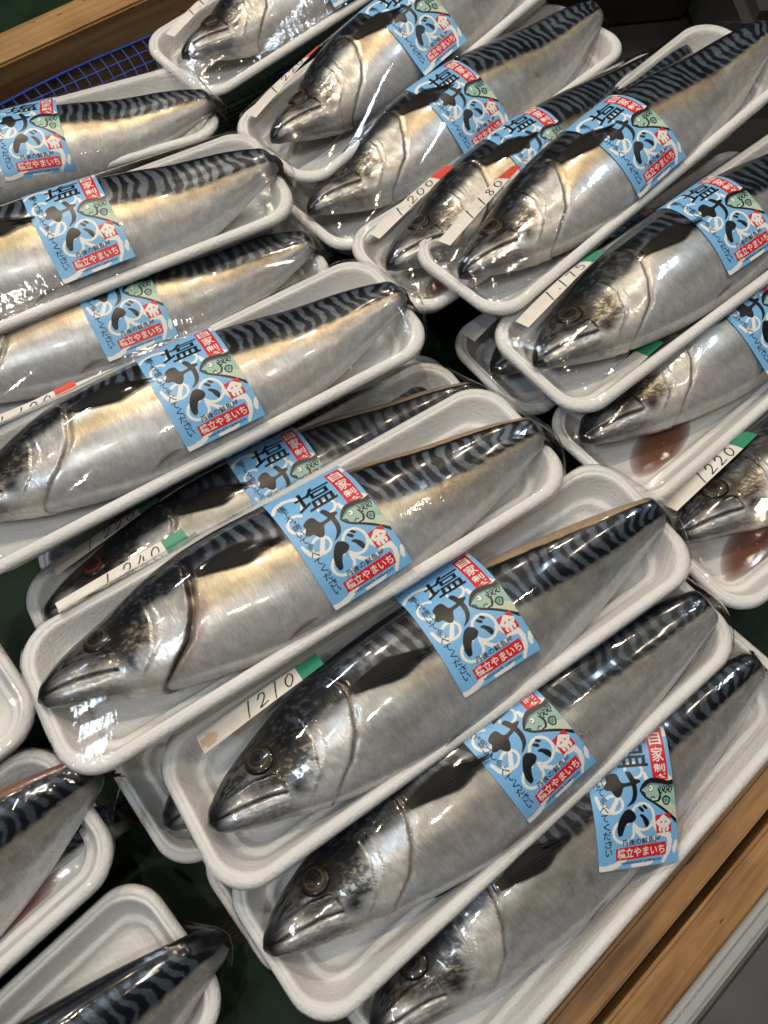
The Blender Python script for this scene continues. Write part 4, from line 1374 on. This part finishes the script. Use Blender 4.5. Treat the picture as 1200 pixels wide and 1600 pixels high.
# floor and table mat
slab('floor', (0, .6, -.55), (8, 8, .02), 0, M_FLOOR, None, None, kind='structure')
slab('display_mat', (-.05, .38, -.006), (1.5, 1.5, .012), 40, M_MAT, 'dark green mat lying under all the fish trays', 'mat', .003)


def line_slab(name, a, b, off0, off1, z0, z1, ext, mat, label, cat, bevel=.0015):
    """box along the line a->b; off measured to the right of the direction"""
    a = np.array(a); b = np.array(b)
    d = (b - a) / np.linalg.norm(b - a)
    nrm = np.array([d[1], -d[0]])
    ln = np.linalg.norm(b - a) + 2 * ext
    c = (a + b) / 2 + nrm * (off0 + off1) / 2
    return slab(name, (c[0], c[1], (z0 + z1) / 2), (ln, abs(off1 - off0), z1 - z0), math.degrees(math.atan2(d[1], d[0])), mat, label, cat, bevel)


# planks at the lower right
PA, PB = (.099, -.109), (.260, .041)
line_slab('wooden_plank', PA, PB, .0005, .0190, .0005, .050, .35, M_OAK, 'honey-coloured oak plank right beside the lowest tray', 'plank', .0022)
line_slab('wooden_plank', PA, PB, .0262, .0505, .0005, .044, .35, M_OAK, 'darker oak plank between the first plank and the clear edging', 'plank', .0022)

# clear plastic edging with a bright lip
m_, nt_, b_ = new_mat('clear_edging')
b_.inputs['Base Color'].default_value = (.82, .85, .86, 1)
b_.inputs['Roughness'].default_value = .16
b_.inputs['Transmission Weight'].default_value = .55
b_.inputs['IOR'].default_value = 1.35
M_CLEAR = m_
ce = line_slab('edging_strip', PA, PB, .0515, .0640, .0005, .043, .35, M_CLEAR, 'clear plastic edging strip between the oak plank and the steel counter', 'edging', .004)
line_slab('steel_counter', PA, PB, .0650, .6, -.30, .036, .9, M_STEEL, 'scratched grey steel counter at the bottom right corner', 'counter', .004)

# beam at the upper left with a blue net
BA, BB = (-.372, .640), (-.204, .764)
d_ = np.array(BB) - np.array(BA); d_ /= np.linalg.norm(d_)
n_ = np.array([-d_[1], d_[0]])
line_slab('wooden_beam', BA, BB, -.041, 0, .0005, .094, .35, M_PINE, 'pale pine beam closing off the back of the display', 'beam', .002)


def blue_net():
    tris_v, tris_f = [], []
    def tube(p, q, r):
        p = Vector(p); q = Vector(q)
        dv = (q - p).normalized()
        s1 = dv.cross(Vector((0, 0, 1))).normalized(); s2 = dv.cross(s1)
        b0 = len(tris_v)
        for e in (p, q):
            for k in range(6):
                a = k * math.pi / 3
                tris_v.append(tuple(e + s1 * math.cos(a) * r + s2 * math.sin(a) * r))
        for k in range(6):
            k2 = (k + 1) % 6
            tris_f.append((b0 + k, b0 + k2, b0 + 6 + k2, b0 + 6 + k))
    rr = random.Random(4)
    def pt(s, w):
        # s along the beam, w = 0 at the beam (high) .. 1 out in front (low)
        base = np.array(BA) + d_ * s - n_ * (.003 + .075 * w)
        z = .062 - .040 * w + .003 * math.sin(s * 60) * w + .002 * math.sin(s * 23 + w * 5)
        return (base[0], base[1], z)
    ns, nw = 58, 8
    for i in range(ns + 1):
        s = -.22 + i * .0118
        for j in range(nw):
            tube(pt(s + .002 * math.sin(j), j / nw), pt(s + .002 * math.sin(j + 1), (j + 1) / nw), .0010)
    for j in range(nw + 1):
        for i in range(ns):
            s0 = -.22 + i * .0118
            tube(pt(s0 + .002 * math.sin(j), j / nw), pt(s0 + .0118 + .002 * math.sin(j), j / nw), .0017 if j == 0 else .0010)
    me = bpy.data.meshes.new('blue_net')
    me.from_pydata(tris_v, [], tris_f)
    me.polygons.foreach_set('use_smooth', np.ones(len(me.polygons), bool))
    o = link('blue_net', me, M_NET)
    tag_obj(o, 'blue plastic mesh net hanging in front of the pine beam', 'net')


blue_net()

# dark board under the far trays
slab('dark_board', (.42, .72, .0012), (.62, .60, .003), 40, M_DARK, 'black board lying under the far right trays', 'board', .0008)
# dark things beyond the back edge
slab('dark_crate', (-.62, 1.12, -.05), (.9, .5, .16), 36, M_DARK, 'black crate in shadow beyond the pine beam', 'crate', .01)
bin_ = slab('dark_box', (.17, .915, .06), (.32, .19, .12), 8, mat_noise('brown_box', (.016, .012, .008), (.03, .022, .014), 9, .4), 'dark brown box standing behind the tail ends of the back trays', 'box', .006)
slab('steel_pan', (.545, .91, .045), (.42, .34, .09), 6, mat_noise('pan_steel', (.12, .12, .12), (.2, .2, .2), 6, .35, .8), 'dull steel pan in the far corner behind the back trays', 'pan', .012)
